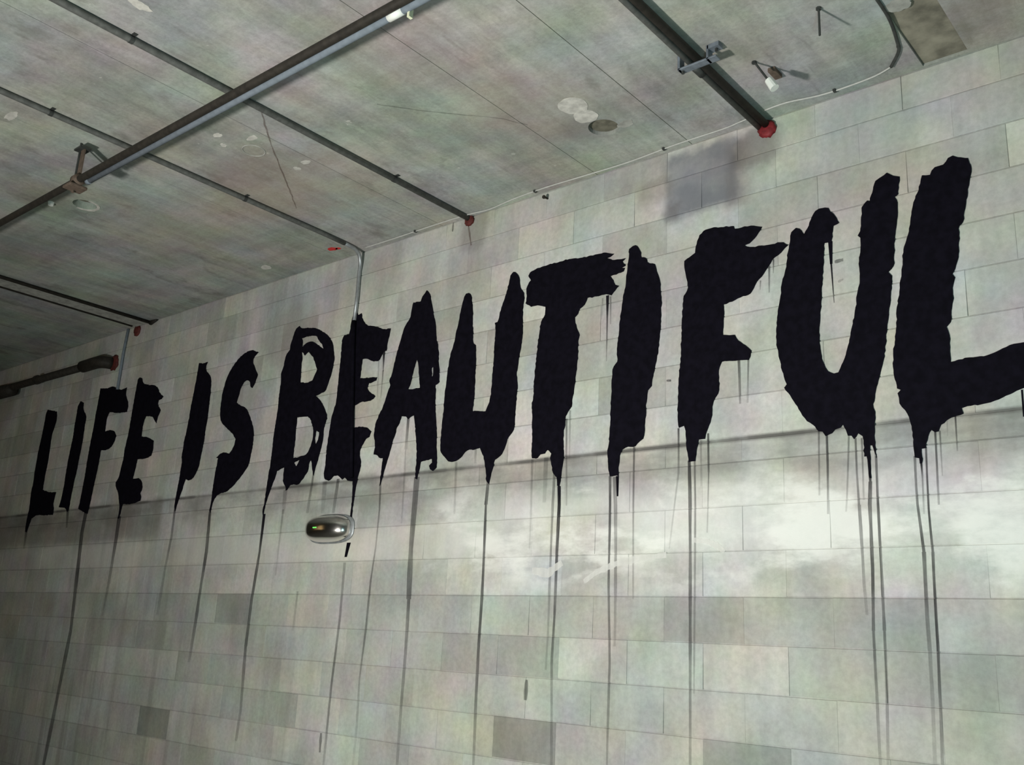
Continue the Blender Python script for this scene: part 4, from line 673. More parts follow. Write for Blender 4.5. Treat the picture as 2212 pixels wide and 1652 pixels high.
DRIPS={'L1':[[0.5,[[-9.347,2.356,0.0491],[-9.328,2.166,0.039]]]],'I1':[[0.7,[[-8.589,2.503,0.0531],[-8.552,2.329,0.0262]]]],'F1':[[0.7,[[-8.242,2.477,0.0671],[-8.254,2.273,0.0635],[-8.231,2.065,0.0595],[-8.208,1.859,0.0557],[-8.186,1.657,0.0518],[-8.164,1.459,0.0481]]],[0.5,[[-8.164,1.459,0.0561],[-8.179,1.27,0.0559],[-8.193,1.084,0.0557],[-8.208,0.899,0.0555],[-8.222,0.717,0.0552],[-8.237,0.536,0.055],[-8.25,0.4,0.0549]]]],'E1':[[0.7,[[-7.654,2.389,0.0535],[-7.649,2.225,0.0509],[-7.652,2.034,0.0479],[-7.656,1.844,0.0449]]],[0.3,[[-7.656,1.844,0.0449],[-7.678,1.587,0.0298]]]],'I2':[[0.5,[[-6.816,2.404,0.0333],[-6.808,2.197,0.033],[-6.836,1.959,0.0328]]],[0.3,[[-6.836,1.959,0.0328],[-6.844,1.783,0.0359],[-6.852,1.609,0.039]]]],'S1':[[0.7,[[-6.328,2.361,0.0366],[-6.306,2.066,0.0361],[-6.318,1.84,0.0358],[-6.324,1.618,0.0356]]],[0.5,[[-6.324,1.618,0.0415],[-6.331,1.476,0.0362],[-6.345,1.291,0.0293]]]],'B1':[[0.9,[[-5.654,2.312,0.0323],[-5.656,2.051,0.0213]]],[0.7,[[-5.656,2.051,0.0266],[-5.669,1.891,0.0278],[-5.683,1.733,0.029],[-5.685,1.577,0.0302],[-5.688,1.423,0.0313]]],[0.5,[[-5.688,1.423,0.0313],[-5.679,1.288,0.0299],[-5.67,1.155,0.0286],[-5.661,1.023,0.0273],[-5.672,0.827,0.0253]]],[0.3,[[-5.443,2.466,0.0467],[-5.439,2.301,0.0309]]],[0.5,[[-5.155,2.566,0.0197],[-5.178,2.295,0.0244]]],[0.3,[[-5.444,2.333,0.0207],[-5.446,2.183,0.0206],[-5.447,2.035,0.0205],[-5.449,1.889,0.0203]]],[0.3,[[-5.193,1.787,0.0192],[-5.198,1.539,0.0191]]]],'E2':[[0.3,[[-5.029,2.495,0.0431],[-5.019,2.287,0.0379]]],[0.5,[[-4.894,2.504,0.0279],[-4.912,2.282,0.0279]]],[0.95,[[-4.73,2.087,0.0355],[-4.748,1.998,0.0221]]],[0.3,[[-4.752,1.964,0.0222],[-4.75,1.8,0.022],[-4.748,1.639,0.0218],[-4.755,1.501,0.0217],[-4.762,1.364,0.0216],[-4.769,1.229,0.0215]]],[0.5,[[-4.769,1.229,0.0215],[-4.77,1.076,0.0214],[-4.771,0.925,0.0212],[-4.772,0.776,0.0211]]],[0.9,[[-4.56,3.329,0.0226],[-4.55,3.18,0.0089]]],[0.5,[[-4.551,3.187,0.0134],[-4.55,3.001,0.0088]]],[0.3,[[-4.603,3.289,0.0136],[-4.593,3.138,0.0135],[-4.583,2.99,0.0134]]]],'A1':[[0.5,[[-4.484,2.442,0.0171],[-4.472,2.283,0.0152],[-4.477,2.057,0.0126]]],[0.3,[[-4.477,2.057,0.0126],[-4.496,1.854,0.0125]]],[0.5,[[-4.496,1.854,0.0167],[-4.499,1.714,0.0166],[-4.501,1.576,0.0165],[-4.51,1.43,0.0164],[-4.52,1.286,0.0163]]],[0.3,[[-4.52,1.286,0.0163],[-4.514,1.153,0.0184],[-4.508,1.022,0.0204],[-4.51,0.805,0.0239]]],[0.5,[[-4.163,2.462,0.0439],[-4.164,2.295,0.0426],[-4.166,2.164,0.0417],[-4.167,2.035,0.0407],[-4.161,1.888,0.0396],[-4.154,1.744,0.0385]]],[0.5,[[-4.154,1.744,0.0231],[-4.15,1.589,0.0229],[-4.147,1.436,0.0228],[-4.148,1.285,0.0225],[-4.15,1.137,0.0224],[-4.148,0.989,0.0222],[-4.146,0.844,0.0221]]],[0.7,[[-4.279,2.862,0.0209],[-4.279,2.643,0.0207]]],[0.3,[[-4.279,2.643,0.0165],[-4.274,2.489,0.0163],[-4.269,2.338,0.0163],[-4.264,2.189,0.0161]]]],'U1':[[0.5,[[-3.587,2.407,0.0209],[-3.594,2.264,0.0208]]],[0.7,[[-3.594,2.264,0.0174],[-3.591,2.132,0.0181],[-3.588,2.002,0.0188],[-3.586,1.874,0.0196],[-3.585,1.748,0.0202]]],[0.7,[[-3.585,1.748,0.0202],[-3.587,1.623,0.0201],[-3.589,1.5,0.02],[-3.588,1.378,0.0199],[-3.587,1.258,0.0197],[-3.584,1.139,0.0196],[-3.581,1.022,0.0195],[-3.578,0.905,0.0194]]],[0.3,[[-3.844,2.526,0.0186],[-3.838,2.374,0.0166],[-3.832,2.224,0.0146]]],[0.3,[[-3.696,2.589,0.018],[-3.694,2.508,0.0144]]]],'T1':[[0.95,[[-3.084,2.334,0.0215],[-3.079,2.236,0.0214],[-3.081,2.112,0.0212],[-3.083,1.991,0.0211]]],[0.7,[[-3.083,1.991,0.0181],[-3.083,1.884,0.018],[-3.083,1.778,0.0179],[-3.083,1.673,0.0178]]],[0.5,[[-3.083,1.673,0.0149],[-3.087,1.557,0.0148],[-3.09,1.442,0.0147],[-3.085,1.319,0.0146],[-3.079,1.198,0.0145],[-3.074,1.078,0.0143],[-3.069,0.96,0.0142]]],[0.5,[[-3.118,2.406,0.0155],[-3.122,2.238,0.0154],[-3.122,2.128,0.0153],[-3.122,2.019,0.0153],[-3.122,1.911,0.0151],[-3.122,1.804,0.0151],[-3.121,1.699,0.015],[-3.121,1.595,0.0149],[-3.126,1.402,0.0148]]],[0.3,[[-3.275,2.494,0.0162],[-3.271,2.344,0.0152],[-3.267,2.196,0.014],[-3.266,2.012,0.0127]]],[0.3,[[-3.179,2.496,0.0285],[-3.179,2.374,0.0252],[-3.179,2.253,0.022]]],[0.5,[[-3.051,2.696,0.0124],[-3.046,2.577,0.0123],[-3.041,2.459,0.0122],[-3.035,2.343,0.0122],[-3.031,2.228,0.012]]],[0.3,[[-3.028,2.739,0.0124],[-3.025,2.607,0.0108],[-3.023,2.477,0.0092]]],[0.95,[[-2.803,3.347,0.0181],[-2.802,3.21,0.009]]],[0.7,[[-2.802,3.21,0.009],[-2.801,3.094,0.0075],[-2.801,2.978,0.0059]]],[0.3,[[-2.835,3.338,0.0091],[-2.838,3.217,0.009]]],[0.5,[[-2.784,3.338,0.009],[-2.78,3.18,0.0089]]]],'I3':[[0.95,[[-2.716,2.361,0.0168],[-2.713,2.258,0.0111]]],[0.7,[[-2.761,2.364,0.0142],[-2.757,2.218,0.0141],[-2.756,2.087,0.0139],[-2.756,1.957,0.0138],[-2.755,1.83,0.0137],[-2.75,1.704,0.0136],[-2.744,1.58,0.0136],[-2.739,1.458,0.0134],[-2.74,1.34,0.0133],[-2.741,1.224,0.0133],[-2.742,1.109,0.0131],[-2.742,0.996,0.013]]],[0.5,[[-2.733,2.357,0.0197],[-2.724,2.216,0.019],[-2.72,2.085,0.0184],[-2.717,1.957,0.0179],[-2.714,1.83,0.0173],[-2.713,1.729,0.0169],[-2.712,1.63,0.0165],[-2.712,1.532,0.016]]],[0.5,[[-2.619,2.509,0.011],[-2.619,2.359,0.0109],[-2.619,2.211,0.0109],[-2.617,2.094,0.0107],[-2.615,1.98,0.0107],[-2.613,1.867,0.0106],[-2.611,1.755,0.0105]]]],'F2':[[0.7,[[-2.365,2.57,0.0103],[-2.364,2.461,0.0102],[-2.364,2.353,0.0102]]],[0.3,[[-2.364,2.353,0.0102],[-2.388,2.176,0.0089],[-2.413,1.99,0.0076]]],[0.7,[[-2.306,2.405,0.0176],[-2.303,2.298,0.0173],[-2.301,2.193,0.017],[-2.301,2.082,0.0167],[-2.3,1.972,0.0164],[-2.3,1.864,0.0161],[-2.3,1.757,0.0158],[-2.3,1.651,0.0155],[-2.3,1.547,0.0152],[-2.3,1.444,0.015],[-2.3,1.342,0.0147],[-2.3,1.241,0.0144],[-2.3,1.142,0.0141],[-2.3,1.044,0.0138]]],[0.5,[[-2.276,2.402,0.01],[-2.275,2.296,0.0099],[-2.273,2.192,0.0099],[-2.274,2.069,0.0098],[-2.275,1.948,0.0097],[-2.276,1.828,0.0096],[-2.277,1.729,0.0096],[-2.278,1.631,0.0095],[-2.279,1.534,0.0094],[-2.28,1.439,0.0094],[-2.281,1.344,0.0094]]],[0.7,[[-2.204,2.528,0.0098],[-2.202,2.341,0.0097]]],[0.5,[[-2.202,2.341,0.0073],[-2.206,2.199,0.0072],[-2.211,2.059,0.0072]]],[0.3,[[-2.243,2.5,0.0099],[-2.242,2.388,0.0099],[-2.241,2.277,0.0098]]],[0.7,[[-2.04,2.868,0.012],[-2.038,2.759,0.0107],[-2.036,2.652,0.0095]]],[0.5,[[-1.99,2.862,0.0095],[-1.994,2.756,0.0094],[-1.998,2.652,0.0094]]],[0.7,[[-1.875,3.308,0.0094],[-1.878,3.173,0.007]]],[0.7,[[-1.853,3.336,0.007],[-1.855,3.266,0.0046]]],[0.5,[[-1.921,3.243,0.0071],[-1.924,3.197,0.0047]]]],'U2':[[0.95,[[-1.575,3.359,0.0193],[-1.575,3.249,0.0128]]],[0.95,[[-1.575,3.249,0.0086],[-1.571,3.114,0.0055],[-1.569,3.061,0.0043]]],[0.5,[[-1.661,2.484,0.0083],[-1.664,2.388,0.0083],[-1.666,2.293,0.0083],[-1.669,2.199,0.0082]]],[0.7,[[-1.626,2.464,0.0104],[-1.627,2.337,0.0103],[-1.63,2.226,0.0102],[-1.633,2.117,0.0101]]],[0.5,[[-1.529,2.45,0.008],[-1.538,2.32,0.008],[-1.548,2.191,0.008],[-1.555,2.123,0.0079]]],[0.5,[[-1.501,2.435,0.01],[-1.502,2.287,0.0098],[-1.499,2.149,0.0097]]],[0.5,[[-1.498,2.149,0.0136],[-1.496,2.04,0.013],[-1.494,1.932,0.0126],[-1.493,1.826,0.0119],[-1.487,1.701,0.0113]]],[0.5,[[-1.474,2.432,0.0098],[-1.476,2.299,0.0088],[-1.478,2.168,0.0078]]],[0.95,[[-1.448,2.352,0.0136],[-1.447,2.244,0.0115]]],[0.7,[[-1.447,2.244,0.0154],[-1.454,2.147,0.0149],[-1.454,2.06,0.0143],[-1.455,1.974,0.0138],[-1.455,1.889,0.0132]]],[0.7,[[-1.455,1.889,0.0132],[-1.458,1.805,0.0131],[-1.461,1.722,0.0131],[-1.464,1.639,0.013]]],[0.5,[[-1.464,1.639,0.0112],[-1.464,1.558,0.0111],[-1.464,1.478,0.011],[-1.463,1.398,0.011],[-1.463,1.309,0.0109],[-1.463,1.221,0.0109],[-1.462,1.134,0.0108]]],[0.7,[[-1.417,2.349,0.0096],[-1.42,2.184,0.0104],[-1.42,2.084,0.0108],[-1.42,1.986,0.0113],[-1.42,1.889,0.0117],[-1.42,1.805,0.0121],[-1.42,1.722,0.0125],[-1.42,1.641,0.0129]]],[0.5,[[-1.42,1.641,0.011],[-1.421,1.56,0.0109],[-1.422,1.48,0.0109],[-1.423,1.401,0.0109],[-1.426,1.312,0.0108],[-1.429,1.224,0.0107],[-1.432,1.137,0.0107]]]],'L2':[[0.5,[[-1.261,2.336,0.0092],[-1.263,2.212,0.0096],[-1.262,2.137,0.01],[-1.255,2.042,0.0103],[-1.249,1.948,0.0106]]],[0.7,[[-1.249,1.948,0.0142],[-1.25,1.866,0.0141],[-1.251,1.785,0.014],[-1.252,1.705,0.014],[-1.25,1.562,0.0138]]],[0.3,[[-1.25,1.562,0.0138],[-1.251,1.485,0.0137],[-1.251,1.409,0.0137],[-1.253,1.323,0.0136],[-1.255,1.239,0.0136],[-1.257,1.156,0.0134]]],[0.95,[[-1.237,2.309,0.0091],[-1.236,2.248,0.0072]]],[0.5,[[-1.236,2.248,0.0072],[-1.239,2.098,0.0071]]],[0.7,[[-1.215,2.37,0.0072],[-1.218,2.246,0.0077],[-1.22,2.116,0.0082],[-1.218,2.031,0.0085],[-1.215,1.947,0.0088]]],[0.7,[[-1.215,1.947,0.0105],[-1.217,1.856,0.0104],[-1.218,1.765,0.0104],[-1.219,1.676,0.0103],[-1.219,1.587,0.0103]]],[0.7,[[-1.219,1.587,0.0103],[-1.221,1.51,0.0105],[-1.223,1.433,0.0108],[-1.224,1.357,0.011],[-1.227,1.257,0.0113],[-1.23,1.159,0.0116]]],[0.7,[[-1.175,2.433,0.0089],[-1.177,2.3,0.0081],[-1.179,2.216,0.0075],[-1.18,2.132,0.0071]]],[0.5,[[-1.157,2.431,0.0072],[-1.158,2.338,0.0061],[-1.159,2.246,0.0052]]],[0.7,[[-1.094,2.482,0.007],[-1.096,2.342,0.0052]]],[0.3,[[-1.126,2.474,0.0053],[-1.129,2.405,0.0053]]],[0.95,[[-0.844,2.56,0.008],[-0.846,2.453,0.0064]]]]}



def rough_outline(pts, seed, step=.013, amp=.0026):
    rs = random.Random(seed)
    out = []
    n = len(pts)
    P = [Vector(p) for p in pts]
    T = []
    for i in range(n):
        e0, e1 = P[i] - P[i - 1], P[(i + 1) % n] - P[i]
        ang = abs(e0.angle_signed(e1)) if e0.length > 1e-6 and e1.length > 1e-6 else 9
        T.append((e0.normalized() + e1.normalized()).normalized() if ang < math.radians(48) else None)
    for i in range(n):
        a, b = P[i], P[(i + 1) % n]
        L = (b - a).length
        k = max(1, int(L / step))
        ta = (T[i] if T[i] is not None else (b - a).normalized()) * L
        tb = (T[(i + 1) % n] if T[(i + 1) % n] is not None else (b - a).normalized()) * L
        for j in range(k):
            s = j / k
            p = a * (2 * s ** 3 - 3 * s * s + 1) + ta * (s ** 3 - 2 * s * s + s) + b * (-2 * s ** 3 + 3 * s * s) + tb * (s ** 3 - s * s)
            f = 1.0 if j else .4
            out.append((p.x + rs.uniform(-amp, amp) * f, p.y + rs.uniform(-amp, amp) * f))
    return out


def letter_mesh(loops, seed, ox, oz):
    cu = bpy.data.curves.new('letter', 'CURVE')
    cu.dimensions = '2D'
    cu.fill_mode = 'BOTH'
    cu.extrude = .0012
    for li, lp in enumerate(loops):
        pts = rough_outline(lp, seed * 10 + li)
        sp = cu.splines.new('POLY')
        sp.points.add(len(pts) - 1)
        for p, (x, zq) in zip(sp.points, pts):
            p.co = (x - ox, zq - oz, 0, 1)
        sp.use_cyclic_u = True
    tmp = bpy.data.objects.new('tmp', cu)
    COL.objects.link(tmp)
    bpy.context.view_layer.update()
    me = bpy.data.meshes.new_from_object(tmp.evaluated_get(bpy.context.evaluated_depsgraph_get()))
    bpy.data.objects.remove(tmp)
    bpy.data.curves.remove(cu)
    # stand it up: curve (x, y) becomes wall (x, z), thickness along the wall's normal
    me.transform(Matrix(((1, 0, 0, 0), (0, 0, -1, 0), (0, 1, 0, 0), (0, 0, 0, 1))))
    me.update()
    return me


LETTER_LABEL = {
    'L1': 'narrow black painted letter L at the far left end of the slogan',
    'I1': 'slim slanted black letter I in LIFE, between its L and F',
    'F1': 'black brushed letter F in LIFE with a blocky top arm',
    'E1': 'black brushed letter E ending the word LIFE',
    'I2': 'black slanted letter I starting the word IS',
    'S1': 'curving black letter S between the I of IS and the B',
    'B1': 'black letter B with streaky brushed bowls, above left of the chrome emergency light',
    'E2': 'black letter E of BEAUTIFUL, below the steel conduit coming down the wall',
    'A1': 'pointed black letter A with a small triangular opening',
    'U1': 'black letter U with two spiky tops, between the A and the T',
    'T1': 'tall black letter T with a ragged brush-ended crossbar',
    'I3': 'bowed black letter I in BEAUTIFUL, right of the ragged T',
    'F2': 'big black letter F with a split flag-like top arm',
    'U2': 'very large black letter U with many long drips, left of the final L',
    'L2': 'largest black letter L, at the right edge, its foot leaving the frame',
}
YL = WALL - .0035


def ribbon_mesh(rows_, ox, oz, y, a0, a1):
    bm = bmesh.new()
    lay = bm.verts.layers.float.new('run')
    prev = None
    rs = random.Random(int(abs(ox) * 1000) + len(rows_))
    for i, (x, zq, w) in enumerate(rows_):
        s = i / (len(rows_) - 1)
        w *= rs.uniform(.85, 1.15)
        a, b = bm.verts.new((x - w / 2 - ox, y, zq - oz)), bm.verts.new((x + w / 2 - ox, y, zq - oz))
        a[lay] = b[lay] = a0 + (a1 - a0) * s
        if prev:
            bm.faces.new((prev[0], prev[1], b, a))
        prev = (a, b)
    return bm


for si, (key, loops) in enumerate(LETTERS.items()):
    xs = [p[0] for p in loops[0]]
    zs = [p[1] for p in loops[0]]
    ox, oz = (min(xs) + max(xs)) / 2, min(zs)
    o = link_mesh('painted_letter', letter_mesh(loops, si + 1, ox, oz), M_PAINT)
    o.location = (ox, YL, oz)
    tag(o, LETTER_LABEL[key], 'letter', 'black painted letters of the wall slogan')
    runs = DRIPS[key]
    tone = {.3: .22, .5: .38, .7: .56}
    for di, (al, rws) in enumerate(runs):
        a0 = tone.get(al, 1.0)
        nxt = [q for q in runs if abs(q[1][0][0] - rws[-1][0]) < .012 and abs(q[1][0][1] - rws[-1][1]) < .012 and q is not runs[di]]
        a1 = tone.get(nxt[0][0], 1.0) if nxt else (a0 if rws[-1][1] < .75 else (1.0 if a0 == 1.0 and len(rws) < 3 else a0 * .35))
        obj('paint_drip', ribbon_mesh(rws, ox, oz, .0022 - .0001 * (di % 5), a0, a1), M_PAINT if a0 == 1.0 and a1 == 1.0 else M_RUN, o)

# ------------------------------------------------------------------ pipes and conduits
def straps(root, x, ys, r, z):
    for y in ys:
        bm = bmesh.new()
        add_box(bm, x - r - .022, x + r + .022, y - .010, y + .010, CEIL - .003, CEIL)
        add_tube(bm, [(x, y - .010, z), (x, y + .010, z)], r + .002, 14)
        part('strap', bm, M_DARKPIPE, root)


def collar(root, x, y, z, r, mat, name='sealant_collar', label='red fire sealant where the pipe enters the wall', seed=0):
    rs = random.Random(seed)
    bm = bmesh.new()
    n = 20
    rings = []
    for k, (yy, rr_) in enumerate(((y, r * .95), (y - .012, r * 1.0), (y - .022, r * .7))):
        rings.append([bm.verts.new((x + rr_ * rs.uniform(.85, 1.15) * math.cos(2 * math.pi * q / n), yy, z + rr_ * rs.uniform(.85, 1.15) * math.sin(2 * math.pi * q / n))) for q in range(n)])
    for i in range(2):
        for q in range(n):
            bm.faces.new((rings[i][q], rings[i][(q + 1) % n], rings[i + 1][(q + 1) % n], rings[i + 1][q]))
    bm.faces.new(rings[2])
    return part(name, bm, mat, root, True, label)


# main sprinkler pipe, hung below the ceiling parallel to the wall
PY, PZ, PR = 2.07, 3.847, .019
mp = thing('hung_pipe', (-4.5, PY, PZ), 'long dark iron pipe hung under the ceiling, crossing all the other pipes', 'pipe')
part('pipe', tube([(-13.5, PY, PZ), (-9, PY, PZ), (-5, PY, PZ), (-1, PY, PZ), (2.5, PY, PZ)], PR, 20), M_IRON, mp, True)
for cx in (-9.4,):
    part('coupling', tube([(cx - .04, PY, PZ), (cx + .04, PY, PZ)], PR + .010, 20), M_IRON, mp, True)
HX = -5.02
ph = thing('pipe_hanger', (HX, PY, CEIL), 'rusty rod hanger clamped round the long iron pipe at left', 'hanger')
part('rod', tube([(HX - .012, PY, CEIL), (HX - .012, PY, PZ + .03)], .006, 10), M_DARKPIPE, ph)
bm = bmesh.new()
add_box(bm, HX + .012, HX + .052, PY - .004, PY + .004, PZ + .02, CEIL - .05)
part('hanger_strap', bm, M_RUST, ph)
part('bracket_top', box(HX - .02, HX + .058, PY - .03, PY + .03, CEIL - .056, CEIL - .046), M_DARKPIPE, ph)
part('clevis', tube([(HX + .006, PY, PZ), (HX + .054, PY, PZ)], PR + .014, 20), M_RUST, ph, True)
cpl = part('clamp_plate', box(HX - .035, HX + .055, PY - .05, PY + .05, PZ - PR - .030, PZ - PR - .012, .006), M_RUST, ph)
sub('bolt', tube([(HX - .012, PY, PZ - PR - .042), (HX - .012, PY, PZ - PR - .012)], .010, 8), M_RUST, cpl)

# blue-grey pipe lying against the wall side of the iron pipe, from the hanger to the right
bp = thing('hung_pipe', (-3.0, 2.107, 3.843), 'blue-grey pipe running alongside the long dark iron pipe, right of the rod hanger', 'pipe')
part('pipe', tube([(-4.93, 2.107, 3.843), (-3, 2.107, 3.843), (2.5, 2.107, 3.843)], .0165, 18), M_BLUEPIPE, bp, True)
part('end_cap', tube([(-4.955, 2.107, 3.843), (-4.925, 2.107, 3.843)], .018, 18), M_BLUEPIPE, bp, True)
part('pipe_label', tube([(-2.545, 2.107, 3.843), (-2.465, 2.107, 3.843)], .018, 18), M_WHITE, bp, True, 'white label wrapped round the blue-grey pipe')
part('label_strip', box(-2.445, -2.432, 2.110, 2.130, 3.805, 3.86), M_CREAM, bp, False, 'cream strip beside the white label')

# two slim conduits running to the wall, one of them turning down it
zA = CEIL - .017
ca = thing('ceiling_conduit', (-3.862, 2.2, CEIL), 'slim dark conduit on the ceiling ending at a red-brown stub, second from right', 'pipe')
part('pipe', tube([(-3.862, -5.9, zA), (-3.862, 0, zA), (-3.862, 2, zA), (-3.862, 3.99, zA)], .017, 14), M_CONDUIT, ca, True)
straps(ca, -3.862, (1.72, 3.35), .017, zA)
collar(ca, -3.862, WALL, zA - .012, .036, M_SEAL_DARK, seed=1)
cb = thing('ceiling_conduit', (-4.82, 2.2, CEIL), 'slim dark conduit on the ceiling that bends down the wall to the letter E', 'pipe')
yB, rB = WALL - .018, .013
pts = [(-4.82, -5.9, zA), (-4.82, 0, zA), (-4.82, 3.6, zA)]
part('pipe', tube(pts + [(-4.825, 3.80, zA)], .015, 14), M_CONDUIT, cb, True)
pts = [(-4.825, 3.78, zA)] + arc((-4.84, yB, CEIL - .015), (-4.828, 3.86, zA), (-4.866, yB, CEIL - .15), 8) + [(-4.862, yB, 3.75), (-4.868, yB, 3.58)]
part('bend', tube(pts, rB, 14), M_GALV, cb, True, 'bright galvanised bend and drop on the wall')
part('painted_drop', tube([(-4.868, yB, 3.58), (-4.85, yB, 3.37), (-4.80, yB, 2.95), (-4.745, yB, 2.50)], rB, 14), M_PAINT, cb, True, 'lower length painted over in black')
straps(cb, -4.82, (1.80, 3.0), .015, zA)

# heavier pipe at right with its strut bracket
zC, rC = CEIL - .036, .030
cc = thing('ceiling_pipe', (-1.880, 2.5, CEIL), 'thick dark pipe at upper right entering the wall through red sealant', 'pipe')
part('pipe', tube([(-1.868, -5.9, zC), (-1.868, 1, zC), (-1.868, 2.6, zC), (-1.868, 3.995, zC)], .0185, 18), M_IRON, cc, True)
part('lit_side_pipe', tube([(-1.904, -5.9, zC), (-1.904, 1, zC), (-1.904, 2.6, zC), (-1.904, 3.995, zC)], .0165, 18), M_CONDUIT, cc, True, 'grey pipe added as the lit side of the dark one')  # second pipe added to give the dark one a lit side
part('coupling', tube([(-1.904, 3.345, zC), (-1.904, 3.42, zC)], .022, 18), M_DARKPIPE, cc, True)  # added along with the lit-side pipe, sits on it alone
bm = box(-1.955, -1.765, 3.285, 3.325, CEIL - .072, CEIL - .063, .002)
add_box(bm, -1.808, -1.752, 3.285, 3.325, CEIL - .022, CEIL - .002)
add_box(bm, -1.812, -1.802, 3.285, 3.325, CEIL - .072, CEIL - .004)
add_box(bm, -1.955, -1.943, 3.285, 3.325, CEIL - .072, CEIL)
part('strut_bracket', bm, M_BRACKET, cc, False, 'blue-grey strut bracket clamping the pipe')
for bx, bz in ((-1.772, CEIL - .022), (-1.938, CEIL - .072)):
    part('bolt', tube([(bx, 3.305, bz - .012), (bx, 3.305, bz)], .008, 6), M_DARKPIPE, cc)
collar(cc, -1.868, WALL, zC - .022, .046, M_SEAL, seed=2)

# pair of conduits at the far left, one dropping down the wall
cd = thing('ceiling_trunking', (-7.72, 3.0, CEIL), 'flat grey trunking with dark side rails on the ceiling at far left', 'pipe')
part('tray_plate', box(-7.825, -7.62, -5.9, 3.97, CEIL - .020, CEIL - .004), M_PLASTER_GREY, cd)
for q, x in enumerate((-7.612, -7.832)):
    part('side_rail', tube([(x, -5.9, zA), (x, 1, zA), (x, 3.985 - .05 * q, zA)], .014, 12), M_IRON, cd, True)
part('rail_stub', tube([(-7.612, 3.985, zA), (-7.50, 3.975, zA)], [.022, .008], 12), M_IRON, cd, True)
collar(cd, -7.84, WALL, CEIL - .045, .050, M_SEAL_DARK, seed=3)
part('wall_drop', tube([(-7.99, WALL - .016, CEIL - .01), (-8.01, WALL - .016, 3.85), (-8.01, WALL - .016, 3.52)], .012, 12), M_BLUEPIPE, cd, True, 'pale conduit dropping to the letter F')

# black pipe along the top of the wall at the far end
fp = thing('wall_pipe', (-9.5, 3.90, 3.79), 'black pipe along the top of the wall in the dark left corner', 'pipe')
part('pipe', tube([(-13.5, 3.90, 3.81), (-11, 3.90, 3.805), (-8.50, 3.90, 3.785)], .036, 16), M_IRON, fp, True)
part('heavy_section', tube([(-12.2, 3.90, 3.785), (-10.6, 3.90, 3.785), (-10.02, 3.90, 3.765)], [.070, .072, .062], 18), M_IRON, fp, True)
part('elbow', tube([(-8.56, 3.90, 3.79), (-8.36, 3.90, 3.79)] + arc((-8.22, 3.90, 3.79), (-8.32, 3.90, 3.79), (-8.20, 3.99, 3.79), 6), .055, 16), M_IRON, fp, True)
collar(fp, -8.17, WALL, 3.79, .075, M_SEAL_DARK, seed=4)
part('pipe_clip', tube([(-9.50, 3.90, 3.795), (-9.46, 3.90, 3.795)], .045, 16), M_IRON, fp)

# pale cable tacked along the foot of the ceiling
zc = CEIL - .006
cab = [(-4.80, 3.945), (-4.50, 3.95), (-4.115, 3.948), (-3.844, 3.956), (-3.68, 3.975), (-3.465, 3.950), (-3.213, 3.942), (-2.926, 3.954), (-2.654, 3.962),
       (-2.355, 3.945), (-2.087, 3.946), (-1.99, 3.935), (-1.925, 3.926)]
cab2 = [(-1.835, 3.905), (-1.72, 3.902), (-1.573, 3.933), (-1.441, 3.937), (-1.309, 3.926), (-1.226, 3.897), (-1.161, 3.803), (-1.141, 3.727), (-1.118, 3.588), (-1.111, 3.463), (-1.112, 3.2)]
kb = thing('cable', (-3.3, 3.95, CEIL), 'pale thin cable tacked along the ceiling edge, left of the thick pipe', 'cable')


def smooth_line(pts, k=4):
    P = [Vector((x, y, zc)) for x, y in pts]
    out = []
    for i in range(len(P) - 1):
        p0, p1, p2, p3 = P[max(i - 1, 0)], P[i], P[i + 1], P[min(i + 2, len(P) - 1)]
        for j in range(k):
            s = j / k
            out.append(.5 * ((2 * p1) + (-p0 + p2) * s + (2 * p0 - 5 * p1 + 4 * p2 - p3) * s * s + (-p0 + 3 * p1 - 3 * p2 + p3) * s ** 3))
    out.append(P[-1])
    return out


part('cord', tube(smooth_line(cab), .0036, 8), M_CABLE, kb, True)
for cx, cy in ((-4.3, 3.949), (-2.43, 3.948), (-3.3, 3.946)):
    part('clip', box(cx - .006, cx + .006, cy - .010, cy + .010, CEIL - .012, CEIL), M_DARKPIPE, kb)
kc = thing('cable', (-1.4, 3.9, CEIL), 'pale thin cable right of the thick pipe, curving away over the ceiling', 'cable')
part('cord', tube(smooth_line(cab2[:6]), .0040, 8), M_CABLE, kc, True)
part('dark_sleeve', tube(smooth_line(cab2[5:]), .0075, 8), M_DARKPIPE, kc, True, 'dark sleeve on the curved end of the cable')
for cx, cy in ((-1.5, 3.936), (-1.15, 3.77)):
    part('clip', box(cx - .006, cx + .006, cy - .010, cy + .010, CEIL - .012, CEIL), M_DARKPIPE, kc)

# ------------------------------------------------------------------ emergency light
EX, EZ = -4.915, 2.178
el = thing('emergency_light', (EX, WALL, EZ), 'chrome capsule-shaped emergency light on the wall below the letters B and E', 'light')


